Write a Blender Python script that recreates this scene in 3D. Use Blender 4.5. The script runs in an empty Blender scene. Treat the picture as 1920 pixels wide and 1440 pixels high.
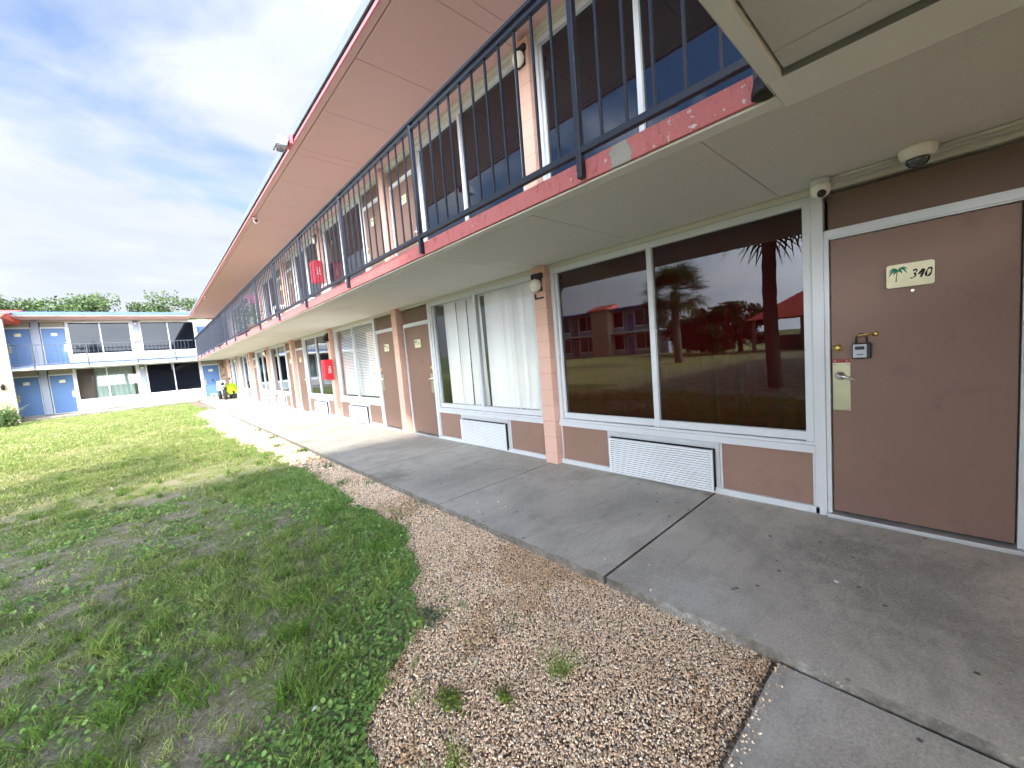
import bpy, bmesh, math, random
import numpy as np
from mathutils import Vector, Matrix
random.seed(7)
RNG = np.random.default_rng(11)
S = bpy.context.scene
COL = S.collection
R = math.radians

# ------------------------------------------------------------------ helpers
class MB:
    """Collects shapes in world coordinates and links them as one mesh object."""
    def __init__(s): s.v = []; s.f = []; s.m = []; s.sm = []
    def face(s, pts, m=0, smooth=False):
        n = len(s.v); s.v += [tuple(p) for p in pts]
        s.f.append(tuple(range(n, n + len(pts)))); s.m.append(m); s.sm.append(smooth)
    def box(s, a, b, m=0):
        x0, x1 = sorted((a[0], b[0])); y0, y1 = sorted((a[1], b[1])); z0, z1 = sorted((a[2], b[2]))
        n = len(s.v)
        s.v += [(x0,y0,z0),(x1,y0,z0),(x1,y1,z0),(x0,y1,z0),(x0,y0,z1),(x1,y0,z1),(x1,y1,z1),(x0,y1,z1)]
        for q in ((0,3,2,1),(4,5,6,7),(0,1,5,4),(1,2,6,5),(2,3,7,6),(3,0,4,7)):
            s.f.append(tuple(n+i for i in q)); s.m.append(m); s.sm.append(False)
    def hexa(s, p, m=0):
        n = len(s.v); s.v += [tuple(q) for q in p]
        for q in ((0,3,2,1),(4,5,6,7),(0,1,5,4),(1,2,6,5),(2,3,7,6),(3,0,4,7)):
            s.f.append(tuple(n+i for i in q)); s.m.append(m); s.sm.append(False)
    def tube(s, pts, rads, n=10, m=0, caps=True):
        pts = [Vector(p) for p in pts]
        if not hasattr(rads, '__len__'): rads = [rads]*len(pts)
        rings = []; up = None
        for i, p in enumerate(pts):
            d = (pts[min(i+1, len(pts)-1)] - pts[max(i-1, 0)]).normalized()
            if up is None:
                up = Vector((0,0,1)) if abs(d.z) < .9 else Vector((1,0,0))
            a = d.cross(up).normalized(); b = d.cross(a).normalized(); up = -b if b.dot(up) < 0 else b
            k = len(s.v)
            for j in range(n):
                t = 2*math.pi*j/n
                s.v.append(tuple(p + a*math.cos(t)*rads[i] + b*math.sin(t)*rads[i]))
            rings.append(k)
        for i in range(len(rings)-1):
            for j in range(n):
                s.f.append((rings[i]+j, rings[i]+(j+1)%n, rings[i+1]+(j+1)%n, rings[i+1]+j)); s.m.append(m); s.sm.append(True)
        if caps:
            s.f.append(tuple(rings[0]+j for j in range(n))[::-1]); s.m.append(m); s.sm.append(False)
            s.f.append(tuple(rings[-1]+j for j in range(n))); s.m.append(m); s.sm.append(False)
    def lathe(s, c, axis, prof, n=20, m=0):
        """prof = [(radius, distance along axis)]"""
        axis = Vector(axis).normalized(); c = Vector(c)
        u = axis.orthogonal().normalized(); w = axis.cross(u)
        rings = []
        for r, h in prof:
            k = len(s.v); rings.append(k)
            for j in range(n):
                t = 2*math.pi*j/n
                s.v.append(tuple(c + axis*h + (u*math.cos(t) + w*math.sin(t))*max(r, 1e-4)))
        for i in range(len(rings)-1):
            for j in range(n):
                s.f.append((rings[i]+j, rings[i]+(j+1)%n, rings[i+1]+(j+1)%n, rings[i+1]+j)); s.m.append(m); s.sm.append(True)
        s.f.append(tuple(rings[0]+j for j in range(n))[::-1]); s.m.append(m); s.sm.append(False)
        s.f.append(tuple(rings[-1]+j for j in range(n))); s.m.append(m); s.sm.append(False)
    def ribbon(s, o, r, u, nrm, pts, w, th, m=0):
        """flat stroke on a plane: o origin, r right, u up, nrm outward"""
        o, r, u, nrm = Vector(o), Vector(r), Vector(u), Vector(nrm)
        L = []
        for i, (x, y) in enumerate(pts):
            x0, y0 = pts[max(i-1, 0)]; x1, y1 = pts[min(i+1, len(pts)-1)]
            dx, dy = x1-x0, y1-y0; l = math.hypot(dx, dy) or 1
            ww = w[i] if hasattr(w, '__len__') else w
            L.append(((x-dy/l*ww/2, y+dx/l*ww/2), (x+dy/l*ww/2, y-dx/l*ww/2)))
        for (a, b), (c, d) in zip(L[:-1], L[1:]):
            s.face([o + r*q[0] + u*q[1] + nrm*th for q in (a, b, d, c)], m)
    def poly(s, o, r, u, nrm, pts, th0, th1, m=0):
        """prism of a plane outline between offsets th0 and th1"""
        o, r, u, nrm = Vector(o), Vector(r), Vector(u), Vector(nrm)
        A = [o + r*x + u*y + nrm*th0 for x, y in pts]; B = [o + r*x + u*y + nrm*th1 for x, y in pts]
        s.face(B, m); s.face(A[::-1], m)
        for i in range(len(pts)):
            j = (i+1) % len(pts); s.face([A[i], A[j], B[j], B[i]], m)
    def build(s, name, mats, parent=None, bevel=0, loc=None):
        me = bpy.data.meshes.new(name)
        P = Vector((0,0,0))
        if parent is not None:
            q = parent
            while q is not None: P += q.location; q = q.parent
        if loc is not None: P = Vector(loc)
        me.from_pydata([tuple(Vector(v)-P) for v in s.v], [], s.f)
        mats = mats if isinstance(mats, (list, tuple)) else [mats]
        for m in mats: me.materials.append(m)
        me.polygons.foreach_set('material_index', s.m)
        me.polygons.foreach_set('use_smooth', s.sm)
        bm = bmesh.new(); bm.from_mesh(me)
        bmesh.ops.recalc_face_normals(bm, faces=bm.faces); bm.to_mesh(me); bm.free()
        me.update()
        o = bpy.data.objects.new(name, me); COL.objects.link(o)
        if parent is not None: o.parent = parent
        elif loc is not None: o.location = loc
        if bevel:
            b = o.modifiers.new('edge', 'BEVEL'); b.width = bevel; b.segments = 2; b.limit_method = 'ANGLE'; b.angle_limit = R(50)
        return o

def tag(o, label=None, cat=None, group=None, kind=None):
    if label: o['label'] = label
    if cat: o['category'] = cat
    if group: o['group'] = group
    if kind: o['kind'] = kind
    return o
def thing(name, label, cat, loc=(0,0,0), group=None):
    o = bpy.data.objects.new(name, None); COL.objects.link(o); o.location = loc; o.empty_display_size = .1
    return tag(o, label, cat, group)
def one(mb, name, mats, label, cat, loc, group=None, bevel=0):
    return tag(mb.build(name, mats, None, bevel, loc), label, cat, group)

def mesh_np(name, V, Fc, mat, col=None, smooth=False, parent=None):
    """large mesh from numpy arrays; Fc is (n,k)"""
    me = bpy.data.meshes.new(name); n, k = Fc.shape
    me.vertices.add(len(V)); me.vertices.foreach_set('co', np.ascontiguousarray(V, np.float32).ravel())
    me.loops.add(n*k); me.loops.foreach_set('vertex_index', np.ascontiguousarray(Fc, np.int32).ravel())
    me.polygons.add(n); me.polygons.foreach_set('loop_start', np.arange(0, n*k, k, dtype=np.int32))
    me.polygons.foreach_set('loop_total', np.full(n, k, np.int32))
    if smooth: me.polygons.foreach_set('use_smooth', np.ones(n, bool))
    me.update(calc_edges=True); me.materials.append(mat)
    if col is not None:
        a = me.color_attributes.new('tone', 'FLOAT_COLOR', 'POINT')
        c = np.ones((len(V), 4), np.float32); c[:, :3] = col; a.data.foreach_set('color', c.ravel())
    o = bpy.data.objects.new(name, me); COL.objects.link(o)
    if parent is not None: o.parent = parent
    return o

# ------------------------------------------------------------------ materials
class NT:
    def __init__(s, mat):
        mat.use_nodes = True; s.t = mat.node_tree; s.t.nodes.clear()
        s.out = s.n('ShaderNodeOutputMaterial')
    def n(s, kind, **kw):
        x = s.t.nodes.new(kind)
        for k, v in kw.items():
            if k.startswith('i_'): x.inputs[k[2:].replace('_', ' ')].default_value = v
            else: setattr(x, k, v)
        return x
    def l(s, a, b): s.t.links.new(a, b)
    def pos(s, scale=(1,1,1)):
        g = s.n('ShaderNodeNewGeometry'); m = s.n('ShaderNodeMapping'); m.inputs['Scale'].default_value = scale
        s.l(g.outputs['Position'], m.inputs['Vector']); return m.outputs['Vector']
    def noise(s, vec, scale, detail=4, rough=.55, dist=0):
        x = s.n('ShaderNodeTexNoise'); x.inputs['Scale'].default_value = scale; x.inputs['Detail'].default_value = detail
        x.inputs['Roughness'].default_value = rough; x.inputs['Distortion'].default_value = dist
        s.l(vec, x.inputs['Vector']); return x.outputs['Fac']
    def ramp(s, fac, stops):
        x = s.n('ShaderNodeValToRGB'); e = x.color_ramp.elements
        while len(e) < len(stops): e.new(.5)
        for q, (p, c) in zip(e, stops):
            q.position = p; q.color = (c, c, c, 1) if not hasattr(c, '__len__') else (*c, 1)
        s.l(fac, x.inputs['Fac']); return x.outputs['Color']
    def mix(s, fac, a, b, mode='MIX'):
        x = s.n('ShaderNodeMix', data_type='RGBA', blend_type=mode)
        for sock, v in ((x.inputs['Factor'], fac), (x.inputs[6], a), (x.inputs[7], b)):
            if isinstance(v, bpy.types.NodeSocket): s.l(v, sock)
            elif hasattr(v, '__len__'): sock.default_value = (*v, 1)
            else: sock.default_value = v
        return x.outputs[2]
    def math(s, op, a, b=0.0):
        x = s.n('ShaderNodeMath', operation=op)
        for sock, v in ((x.inputs[0], a), (x.inputs[1], b)):
            if isinstance(v, bpy.types.NodeSocket): s.l(v, sock)
            else: sock.default_value = v
        return x.outputs[0]
    def bump(s, h, strength=.3, dist=.01, prev=None):
        x = s.n('ShaderNodeBump'); x.inputs['Strength'].default_value = strength; x.inputs['Distance'].default_value = dist
        s.l(h, x.inputs['Height'])
        if prev is not None: s.l(prev, x.inputs['Normal'])
        return x.outputs['Normal']
    def bsdf(s, col, rough=.6, spec=.3, metal=0, normal=None):
        x = s.n('ShaderNodeBsdfPrincipled')
        for nm, v in (('Base Color', col), ('Roughness', rough), ('Specular IOR Level', spec), ('Metallic', metal)):
            if isinstance(v, bpy.types.NodeSocket): s.l(v, x.inputs[nm])
            elif hasattr(v, '__len__'): x.inputs[nm].default_value = (*v, 1)
            else: x.inputs[nm].default_value = v
        if normal is not None: s.l(normal, x.inputs['Normal'])
        s.l(x.outputs[0], s.out.inputs['Surface']); return x

def paint(name, col, rough=.55, var=.10, scale=3, bump=.15, bscale=120, spec=.3, metal=0, dirt=0, dirtcol=(.08,.07,.06), dirtscale=9):
    m = bpy.data.materials.new(name); t = NT(m); p = t.pos()
    n1 = t.noise(p, scale, 5)
    c = t.mix(n1, tuple(x*(1-var) for x in col), tuple(min(1, x*(1+var)) for x in col))
    if dirt:
        d = t.ramp(t.noise(p, dirtscale, 8, .7), [(.56, 0), (.74, 1)])
        c = t.mix(t.math('MULTIPLY', d, dirt), c, dirtcol)
    nb = t.bump(t.noise(p, bscale, 3), bump, .004) if bump else None
    r = t.math('ADD', t.math('MULTIPLY', n1, .2), rough-.1)
    t.bsdf(c, r, spec, metal, nb); return m

def block_paint(name, col, axis_u='Y', h=.2, w=.4, dirt=.3):
    """painted concrete block: horizontal joints only show as fine grooves"""
    m = bpy.data.materials.new(name); t = NT(m); p = t.pos()
    sep = t.n('ShaderNodeSeparateXYZ'); t.l(p, sep.inputs[0])
    z = t.math('FRACT', t.math('DIVIDE', t.math('ADD', sep.outputs['Z'], .06), h))
    dz = t.math('ABSOLUTE', t.math('SUBTRACT', z, .5))
    g = t.ramp(dz, [(.465, 0), (.488, 1)])
    n1 = t.noise(p, 5, 5)
    c = t.mix(n1, tuple(x*.92 for x in col), tuple(x*1.06 for x in col))
    c = t.mix(t.math('MULTIPLY', t.ramp(t.noise(p, 14, 8, .7), [(.58, 0), (.75, 1)]), dirt), c, (.2,.13,.1))
    c = t.mix(t.math('MULTIPLY', g, .35), c, tuple(x*.55 for x in col))
    b = t.bump(g, .5, -.006, t.bump(t.noise(p, 160, 3), .25, .004))
    t.bsdf(c, .75, .2, 0, b); return m

def glass(name, base, tint, film=False, rough=0.0, see=True, ior=1.45):
    m = bpy.data.materials.new(name); t = NT(m)
    fr = t.n('ShaderNodeFresnel'); fr.inputs['IOR'].default_value = ior
    w = t.noise(t.pos((1,1,.35)), .9, 1)
    nb = t.bump(w, .025, .05); t.l(nb, fr.inputs['Normal'])
    fac = t.math('MINIMUM', t.math('ADD', t.math('MULTIPLY', fr.outputs[0], 1-base), base), 1.0)
    gm = t.n('ShaderNodeNewGeometry'); fac = t.math('MULTIPLY', fac, t.math('SUBTRACT', 1.0, gm.outputs['Backfacing']))
    gl = t.n('ShaderNodeBsdfGlossy'); gl.inputs['Roughness'].default_value = rough; gl.inputs['Color'].default_value = (.93,.96,1,1)
    t.l(nb, gl.inputs['Normal'])
    if see:
        tr = t.n('ShaderNodeBsdfTransparent'); tr.inputs['Color'].default_value = (*tint, 1)
    else:
        tr = t.n('ShaderNodeBsdfDiffuse'); tr.inputs['Color'].default_value = (*tint, 1)
    mx = t.n('ShaderNodeMixShader'); t.l(fac, mx.inputs[0]); t.l(tr.outputs[0], mx.inputs[1]); t.l(gl.outputs[0], mx.inputs[2])
    t.l(mx.outputs[0], t.out.inputs['Surface']); return m

def leafmat(name, attr=True, col=(.1,.16,.04), transl=.3, rough=.6):
    m = bpy.data.materials.new(name); t = NT(m)
    if attr:
        a = t.n('ShaderNodeVertexColor', layer_name='tone'); c = a.outputs['Color']
    else:
        c = t.mix(t.noise(t.pos(), 6, 4), tuple(x*.6 for x in col), tuple(x*1.4 for x in col))
    b = t.bsdf(c, rough, .25)
    tl = t.n('ShaderNodeBsdfTranslucent'); t.l(c, tl.inputs['Color'])
    mx = t.n('ShaderNodeMixShader'); mx.inputs[0].default_value = transl
    t.l(b.outputs[0], mx.inputs[1]); t.l(tl.outputs[0], mx.inputs[2]); t.l(mx.outputs[0], t.out.inputs['Surface']); return m

def concrete(name, base=(.53,.495,.43), stains=True):
    m = bpy.data.materials.new(name); t = NT(m); p = t.pos(); g = t.n('ShaderNodeNewGeometry')
    big = t.noise(p, .9, 6, .6, .4); mid = t.noise(t.pos((1.0,3.2,1)), 2.6, 7, .65, .6); fine = t.noise(p, 260, 3, .7)
    c = t.mix(t.ramp(big, [(.3, 0), (.7, 1)]), tuple(x*.74 for x in base), tuple(x*1.14 for x in base))
    c = t.mix(t.math('MULTIPLY', t.ramp(mid, [(.50, 0), (.70, 1)]), .5), c, tuple(x*.58 for x in base))
    c = t.mix(t.math('MULTIPLY', t.ramp(t.noise(t.pos((1,2.4,1)), 1.7, 8, .7, 1.2), [(.55, 0), (.68, 1)]), .34), c, (.50,.485,.455))
    grit = t.ramp(t.noise(p, 85, 6, .85), [(.30, .12), (.70, .88)])
    c = t.mix(.55, c, grit, 'OVERLAY')
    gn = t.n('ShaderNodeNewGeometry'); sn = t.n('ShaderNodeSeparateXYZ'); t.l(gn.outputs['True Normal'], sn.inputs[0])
    br = t.ramp(t.noise(t.pos((1.0,.10,1)), 75, 5, .8), [(.36, 0), (.66, 1)])
    worn = t.ramp(t.noise(p, 1.15, 7, .72, .8), [(.44, 0), (.62, 1)])
    c = t.mix(t.math('MULTIPLY', worn, t.math('ADD', .14, t.math('MULTIPLY', br, .40))), c, tuple(x*.36 for x in base))
    # soil splash staining the edge face of the slab
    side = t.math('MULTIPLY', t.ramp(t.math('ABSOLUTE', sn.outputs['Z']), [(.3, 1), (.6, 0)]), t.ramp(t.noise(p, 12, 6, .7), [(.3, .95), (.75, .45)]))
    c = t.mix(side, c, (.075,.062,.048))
    # dark specks and pale chips
    v = t.n('ShaderNodeTexVoronoi'); v.inputs['Scale'].default_value = 9; v.inputs['Randomness'].default_value = 1; t.l(p, v.inputs['Vector'])
    vs = t.n('ShaderNodeSeparateColor'); t.l(v.outputs['Color'], vs.inputs[0])
    c = t.mix(t.math('MULTIPLY', t.math('MULTIPLY', t.ramp(v.outputs['Distance'], [(.07, 1), (.12, 0)]), t.ramp(vs.outputs[0], [(.62, 0), (.64, 1)])), .85), c, (.045,.04,.035))
    v2 = t.n('ShaderNodeTexVoronoi'); v2.inputs['Scale'].default_value = 40; t.l(p, v2.inputs['Vector'])
    chip = t.math('MULTIPLY', t.ramp(v2.outputs['Distance'], [(.16, 1), (.28, 0)]), t.ramp(t.noise(p, 2.2, 4), [(.47, 0), (.64, 1)]))
    c = t.mix(t.math('MULTIPLY', chip, .7), c, (.62,.60,.56))
    if stains:
        for (x, y, sx, sy, col, k) in ((2.10,.93,.26,.30,(.62,.61,.58),.8), (1.80,.36,.20,.10,(.62,.61,.58),.75), (1.55,.42,.22,.08,(.6,.59,.56),.65),
                                       (2.05,4.75,.30,.42,(.10,.105,.05),.7), (2.9,4.4,.9,.10,(.52,.50,.45),.6), (2.7,2.55,.8,.09,(.52,.50,.47),.55), (3.45,2.75,.2,.25,(.2,.15,.09),.6),
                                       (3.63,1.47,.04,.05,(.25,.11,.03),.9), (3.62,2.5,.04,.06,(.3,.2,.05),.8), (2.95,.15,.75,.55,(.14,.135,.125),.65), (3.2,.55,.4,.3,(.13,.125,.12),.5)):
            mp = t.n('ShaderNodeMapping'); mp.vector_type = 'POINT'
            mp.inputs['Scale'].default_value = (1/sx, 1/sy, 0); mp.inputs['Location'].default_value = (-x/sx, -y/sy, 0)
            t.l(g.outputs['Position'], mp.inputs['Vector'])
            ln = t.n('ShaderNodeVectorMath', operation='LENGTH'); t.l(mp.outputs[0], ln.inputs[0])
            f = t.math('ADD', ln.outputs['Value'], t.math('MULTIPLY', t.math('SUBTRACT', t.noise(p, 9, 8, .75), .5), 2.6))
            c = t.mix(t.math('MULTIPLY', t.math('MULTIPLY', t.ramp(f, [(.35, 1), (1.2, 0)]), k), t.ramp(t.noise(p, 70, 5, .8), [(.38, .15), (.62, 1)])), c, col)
    b = t.bump(fine, .35, .004, t.bump(mid, .3, .01))
    t.bsdf(c, t.math('ADD', t.math('MULTIPLY', mid, .25), .55), .35, 0, b); return m

def peeling(name):
    m = bpy.data.materials.new(name); t = NT(m); p = t.pos(); g = t.n('ShaderNodeNewGeometry')
    s0 = t.n('ShaderNodeSeparateXYZ'); t.l(g.outputs['Position'], s0.inputs[0]); sepy = s0.outputs['Y']
    n1 = t.noise(p, 4, 6, .65)
    c = t.mix(n1, (.55,.15,.15), (.68,.235,.23))
    c = t.mix(t.ramp(t.noise(t.pos((1,1,.35)), 17, 9, .8), [(.55, 0), (.68, 1)]), c, (.24,.045,.04))
    flake = t.ramp(t.noise(p, 26, 6, .65), [(.655, 0), (.67, 1)]) if False else t.ramp(t.math('ADD', t.noise(p, 26, 6, .65), t.math('MULTIPLY', t.math('MINIMUM', t.math('MAXIMUM', t.math('SUBTRACT', 2.0, sepy), 0.0), 1.0), .045)), [(.655, 0), (.67, 1)])
    c = t.mix(flake, c, (.72,.62,.58))
    sep = t.n('ShaderNodeSeparateXYZ'); t.l(g.outputs['Position'], sep.inputs[0])
    dy = t.math('ABSOLUTE', t.math('SUBTRACT', sep.outputs['Y'], 1.27))
    bare = t.ramp(t.math('ADD', dy, t.math('MULTIPLY', t.math('SUBTRACT', t.noise(p, 22, 6, .7), .5), .16)), [(.058, 1), (.066, 0)])
    agg = t.mix(t.noise(p, 190, 3, .8), (.08,.07,.06), (.75,.70,.62))
    c = t.mix(bare, c, agg)
    h = t.math('SUBTRACT', t.noise(p, 45, 5), t.math('MULTIPLY', t.math('MAXIMUM', flake, bare), .9))
    t.bsdf(c, .7, .25, 0, t.bump(h, .55, .006)); return m

def ceilingmat(name, col, popcorn=.5, smoothband=None):
    m = bpy.data.materials.new(name); t = NT(m); p = t.pos()
    c = t.mix(t.noise(p, 1.1, 5), tuple(x*.93 for x in col), tuple(x*1.05 for x in col))
    n = t.noise(p, 52, 7, .8)
    c = t.mix(.42, c, t.mix(n, (.1,.1,.1), (.9,.9,.9)), 'OVERLAY')
    t.bsdf(c, .85, .15, 0, t.bump(n, popcorn*1.6, .02)); return m

def groundmat(name):
    m = bpy.data.materials.new(name); t = NT(m); p = t.pos(); g = t.n('ShaderNodeNewGeometry')
    sep = t.n('ShaderNodeSeparateXYZ'); t.l(g.outputs['Position'], sep.inputs[0])
    n1 = t.noise(p, 3.2, 7, .65, .5); n2 = t.noise(p, 40, 5, .7); n3 = t.noise(p, .5, 4)
    thatch = t.mix(t.ramp(n2, [(.3, 0), (.7, 1)]), (.17,.14,.11), (.58,.51,.42))
    green = t.mix(n2, (.10,.14,.045), (.30,.35,.13))
    c = t.mix(t.ramp(n1, [(.44, 1), (.58, 0)]), thatch, green)
    far = t.mix(t.noise(p, 2.0, 7, .7), (.22,.27,.07), (.38,.38,.13))
    far = t.mix(t.ramp(n3, [(.42, 0), (.62, 1)]), far, t.mix(n2, (.30,.30,.12), (.46,.42,.19)))
    ff = t.ramp(t.math('DIVIDE', sep.outputs['Y'], 20.0), [(.28, 0), (.52, 1)])
    c = t.mix(ff, c, far)
    t.bsdf(c, .9, .1, 0, t.bump(n2, .7, .03)); return m

def gravelbase(name):
    m = bpy.data.materials.new(name); t = NT(m); p = t.pos()
    v = t.n('ShaderNodeTexVoronoi'); v.inputs['Scale'].default_value = 55; t.l(p, v.inputs['Vector'])
    sp = t.n('ShaderNodeSeparateColor'); t.l(v.outputs['Color'], sp.inputs[0])
    c = t.ramp(sp.outputs[0], [(.0, (.16,.11,.075)), (.35, (.36,.27,.19)), (.7, (.52,.43,.33)), (1, (.66,.6,.52))])
    c = t.mix(t.ramp(v.outputs['Distance'], [(.35, 0), (.7, 1)]), c, (.24,.19,.14))
    c = t.mix(t.math('MULTIPLY', t.ramp(t.noise(p, 1.6, 6, .7), [(.5, 0), (.7, 1)]), .45), c, (.15,.11,.075))
    h = t.math('SUBTRACT', 1.0, v.outputs['Distance'])
    t.bsdf(c, .85, .2, 0, t.bump(h, .9, .02)); return m

def brickmat(name):
    m = bpy.data.materials.new(name); t = NT(m); p = t.pos()
    mp = t.n('ShaderNodeMapping'); mp.inputs['Rotation'].default_value = (R(90), 0, 0); t.l(p, mp.inputs['Vector'])
    b = t.n('ShaderNodeTexBrick'); b.inputs['Scale'].default_value = 4.2; b.inputs['Mortar Size'].default_value = .02
    b.inputs['Color1'].default_value = (.25,.09,.05,1); b.inputs['Color2'].default_value = (.09,.045,.03,1); b.inputs['Mortar'].default_value = (.42,.38,.32,1)
    t.l(mp.outputs[0], b.inputs['Vector'])
    c = t.mix(t.ramp(t.noise(p, 5, 4), [(.45, 0), (.6, 1)]), b.outputs['Color'], (.36,.29,.20))
    t.bsdf(c, .85, .2); return m

def vcol(name, rough=.8, spec=.25):
    m = bpy.data.materials.new(name); t = NT(m)
    a = t.n('ShaderNodeVertexColor', layer_name='tone')
    c = t.mix(.35, a.outputs['Color'], t.mix(t.noise(t.pos(), 320, 3), (.15,.15,.15), (.85,.85,.85)), 'OVERLAY')
    t.bsdf(c, rough, spec); return m

M = {}
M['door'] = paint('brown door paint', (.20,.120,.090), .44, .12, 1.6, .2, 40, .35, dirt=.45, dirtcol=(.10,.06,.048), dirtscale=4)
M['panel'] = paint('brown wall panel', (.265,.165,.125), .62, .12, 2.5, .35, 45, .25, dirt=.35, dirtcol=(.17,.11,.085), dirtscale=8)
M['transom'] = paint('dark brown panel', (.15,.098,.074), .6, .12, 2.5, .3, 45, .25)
M['pink'] = block_paint('salmon block paint', (.68,.43,.34))
M['soffit'] = paint('pink soffit paint', (.60,.385,.365), .7, .06, 1.2, .12, 60, .2)
M['white'] = paint('white trim paint', (.585,.60,.615), .5, .07, 4, .18, 60, .35, dirt=.3, dirtcol=(.38,.38,.37), dirtscale=16)
M['trim_beige'] = paint('beige trim paint', (.56,.54,.47), .55, .08, 3, .2, 60, .3, dirt=.25, dirtcol=(.3,.28,.23), dirtscale=10)
M['alu'] = paint('anodised aluminium', (.55,.57,.58), .38, .06, 5, .05, 80, .5, .55)
M['grille'] = paint('ribbed grille metal', (.80,.82,.84), .4, .06, 5, .05, 80, .45, 0, dirt=.35, dirtcol=(.45,.36,.26), dirtscale=7)
M['sleeve'] = paint('grey unit sleeve', (.52,.54,.55), .5, .10, 6, .2, 60, .4, .2, dirt=.4, dirtcol=(.25,.23,.2), dirtscale=14)
M['dark'] = paint('dark gap', (.02,.02,.022), .8, .1, 3, 0)
M['interior'] = paint('dim room wall', (.10,.085,.07), .9, .1, 2, 0)
M['ceil'] = ceilingmat('beige textured ceiling', (.78,.75,.69), .5)
M['ceil_smooth'] = paint('beige smooth ceiling', (.72,.695,.64), .8, .05, 1.4, .1, 50, .15)
M['red'] = peeling('peeling red paint')
M['redroof'] = paint('red metal roof', (.62,.11,.07), .5, .1, 2, .1, 40)
M['navy'] = paint('navy rail paint', (.012,.016,.030), .42, .25, 9, .25, 90, .5, dirt=.35, dirtcol=(.12,.15,.2), dirtscale=24)
M['fascia'] = paint('grey metal fascia', (.17,.19,.205), .6, .08, 6, .2, 50, .3, 0)
M['bluefascia'] = paint('blue metal fascia', (.055,.095,.25), .5, .08, 2, .1, 40)
M['bluedoor'] = paint('blue door paint', (.075,.15,.31), .5, .10, 1.2, .1, 60)
M['greypanel'] = paint('pale grey panel', (.29,.34,.345), .6, .06, 2, .2, 50, .25)
M['greypillar'] = paint('grey pillar paint', (.27,.30,.37), .7, .08, 3, .2, 50, .2)
M['olive'] = paint('olive transom', (.27,.26,.21), .7, .06, 3, .1, 50, .2)
M['tan'] = paint('tan stucco', (.32,.225,.155), .85, .06, 1.4, .3, 70, .15)
M['lilac'] = paint('pale blue slab paint', (.20,.25,.42), .7, .08, 2, .1, 50, .2)
M['glass_film'] = glass('reflective dark glass', .05, (.006,.007,.010), see=False)
M['glass_far'] = glass('dark tinted glass', .0, (.004,.006,.010), see=False, ior=1.32)
M['glass_tint'] = glass('tinted window glass', .055, (.55,.44,.44), ior=1.33)
M['glass_clear'] = glass('clear window glass', .045, (.97,.975,.975))
M['redblind'] = paint('dark red blind', (.27,.011,.013), .6, .12, 4, 0)
M['whiteblind'] = paint('white vinyl blind', (.90,.885,.86), .5, .05, 4, 0)
M['brass'] = paint('brass', (.62,.44,.16), .3, .12, 20, 0, 60, .5, .9)
M['chrome'] = paint('polished steel', (.75,.75,.74), .16, .05, 20, 0, 60, .5, 1)
M['plate'] = paint('brushed brass plate', (.42,.40,.27), .34, .08, 12, .05, 200, .5, .75)
M['black'] = paint('black plastic', (.015,.015,.017), .45, .1, 10, 0, 60, .4)
M['greyplastic'] = paint('grey plastic', (.42,.45,.48), .45, .05, 10, 0, 60, .4)
M['camwhite'] = paint('off white plastic', (.74,.72,.64), .45, .04, 10, 0, 60, .4)
M['domeglass'] = glass('smoked dome', .10, (.01,.01,.012), see=False, rough=.03)
M['cream'] = paint('cream plaque', (.70,.66,.45), .45, .15, 14, 0, 60, .3, dirt=.3, dirtcol=(.55,.48,.18), dirtscale=18)
M['emblem'] = paint('dark green print', (.01,.14,.08), .5, .1, 10, 0)
M['ink'] = paint('black print', (.012,.011,.01), .5, .1, 10, 0)
M['wood_ink'] = paint('brown print', (.16,.10,.04), .5, .1, 10, 0)
M['lampglass'] = paint('frosted lamp glass', (.82,.78,.66), .35, .03, 6, 0, 60, .5)
M['firered'] = paint('fire cabinet red', (.62,.015,.03), .38, .06, 4, 0, 60, .45)
M['letter'] = paint('white lettering', (.8,.78,.74), .5, .03, 6, 0)
M['redtag'] = paint('dark red strip', (.28,.05,.04), .5, .08, 6, 0)
M['walk'] = concrete('walkway concrete')
M['pathc'] = concrete('path concrete', (.53,.50,.44))
M['farwalk'] = concrete('far walkway concrete', (.46,.42,.35), False)
M['lawn'] = groundmat('lawn soil and thatch')
M['gravelbase'] = gravelbase('gravel bed')
M['stone'] = vcol('pebble')
M['grass'] = leafmat('grass blade', True, transl=.35)
M['leaf'] = leafmat('leaf', True, transl=.25)
M['bark'] = paint('bark', (.16,.13,.10), .9, .3, 12, .8, 22, .1)
M['brick'] = brickmat('rough brick')
M['step_shade'] = paint('dark step shade', (.16,.15,.135), .8, .2, 8, .2, 60)  # grey that paints shade on to the ceiling step
M['neon'] = paint('neon yellow cover', (.50,.85,.02), .5, .05, 4, .1, 20)
M['rubber'] = paint('rubber', (.02,.02,.02), .8, .1, 10, 0)
M['whiteplastic'] = paint('white plastic', (.80,.81,.82), .4, .03, 8, 0, 60, .4)
M['fabric'] = paint('black mesh fabric', (.008,.009,.013), .9, .3, 8, .2, 90, .1)
M['pinkflower'] = paint('pink petals', (.65,.10,.28), .6, .2, 30, 0)
M['ground'] = paint('outer ground', (.15,.19,.07), .95, .3, .4, .3, 8, .1)

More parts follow.
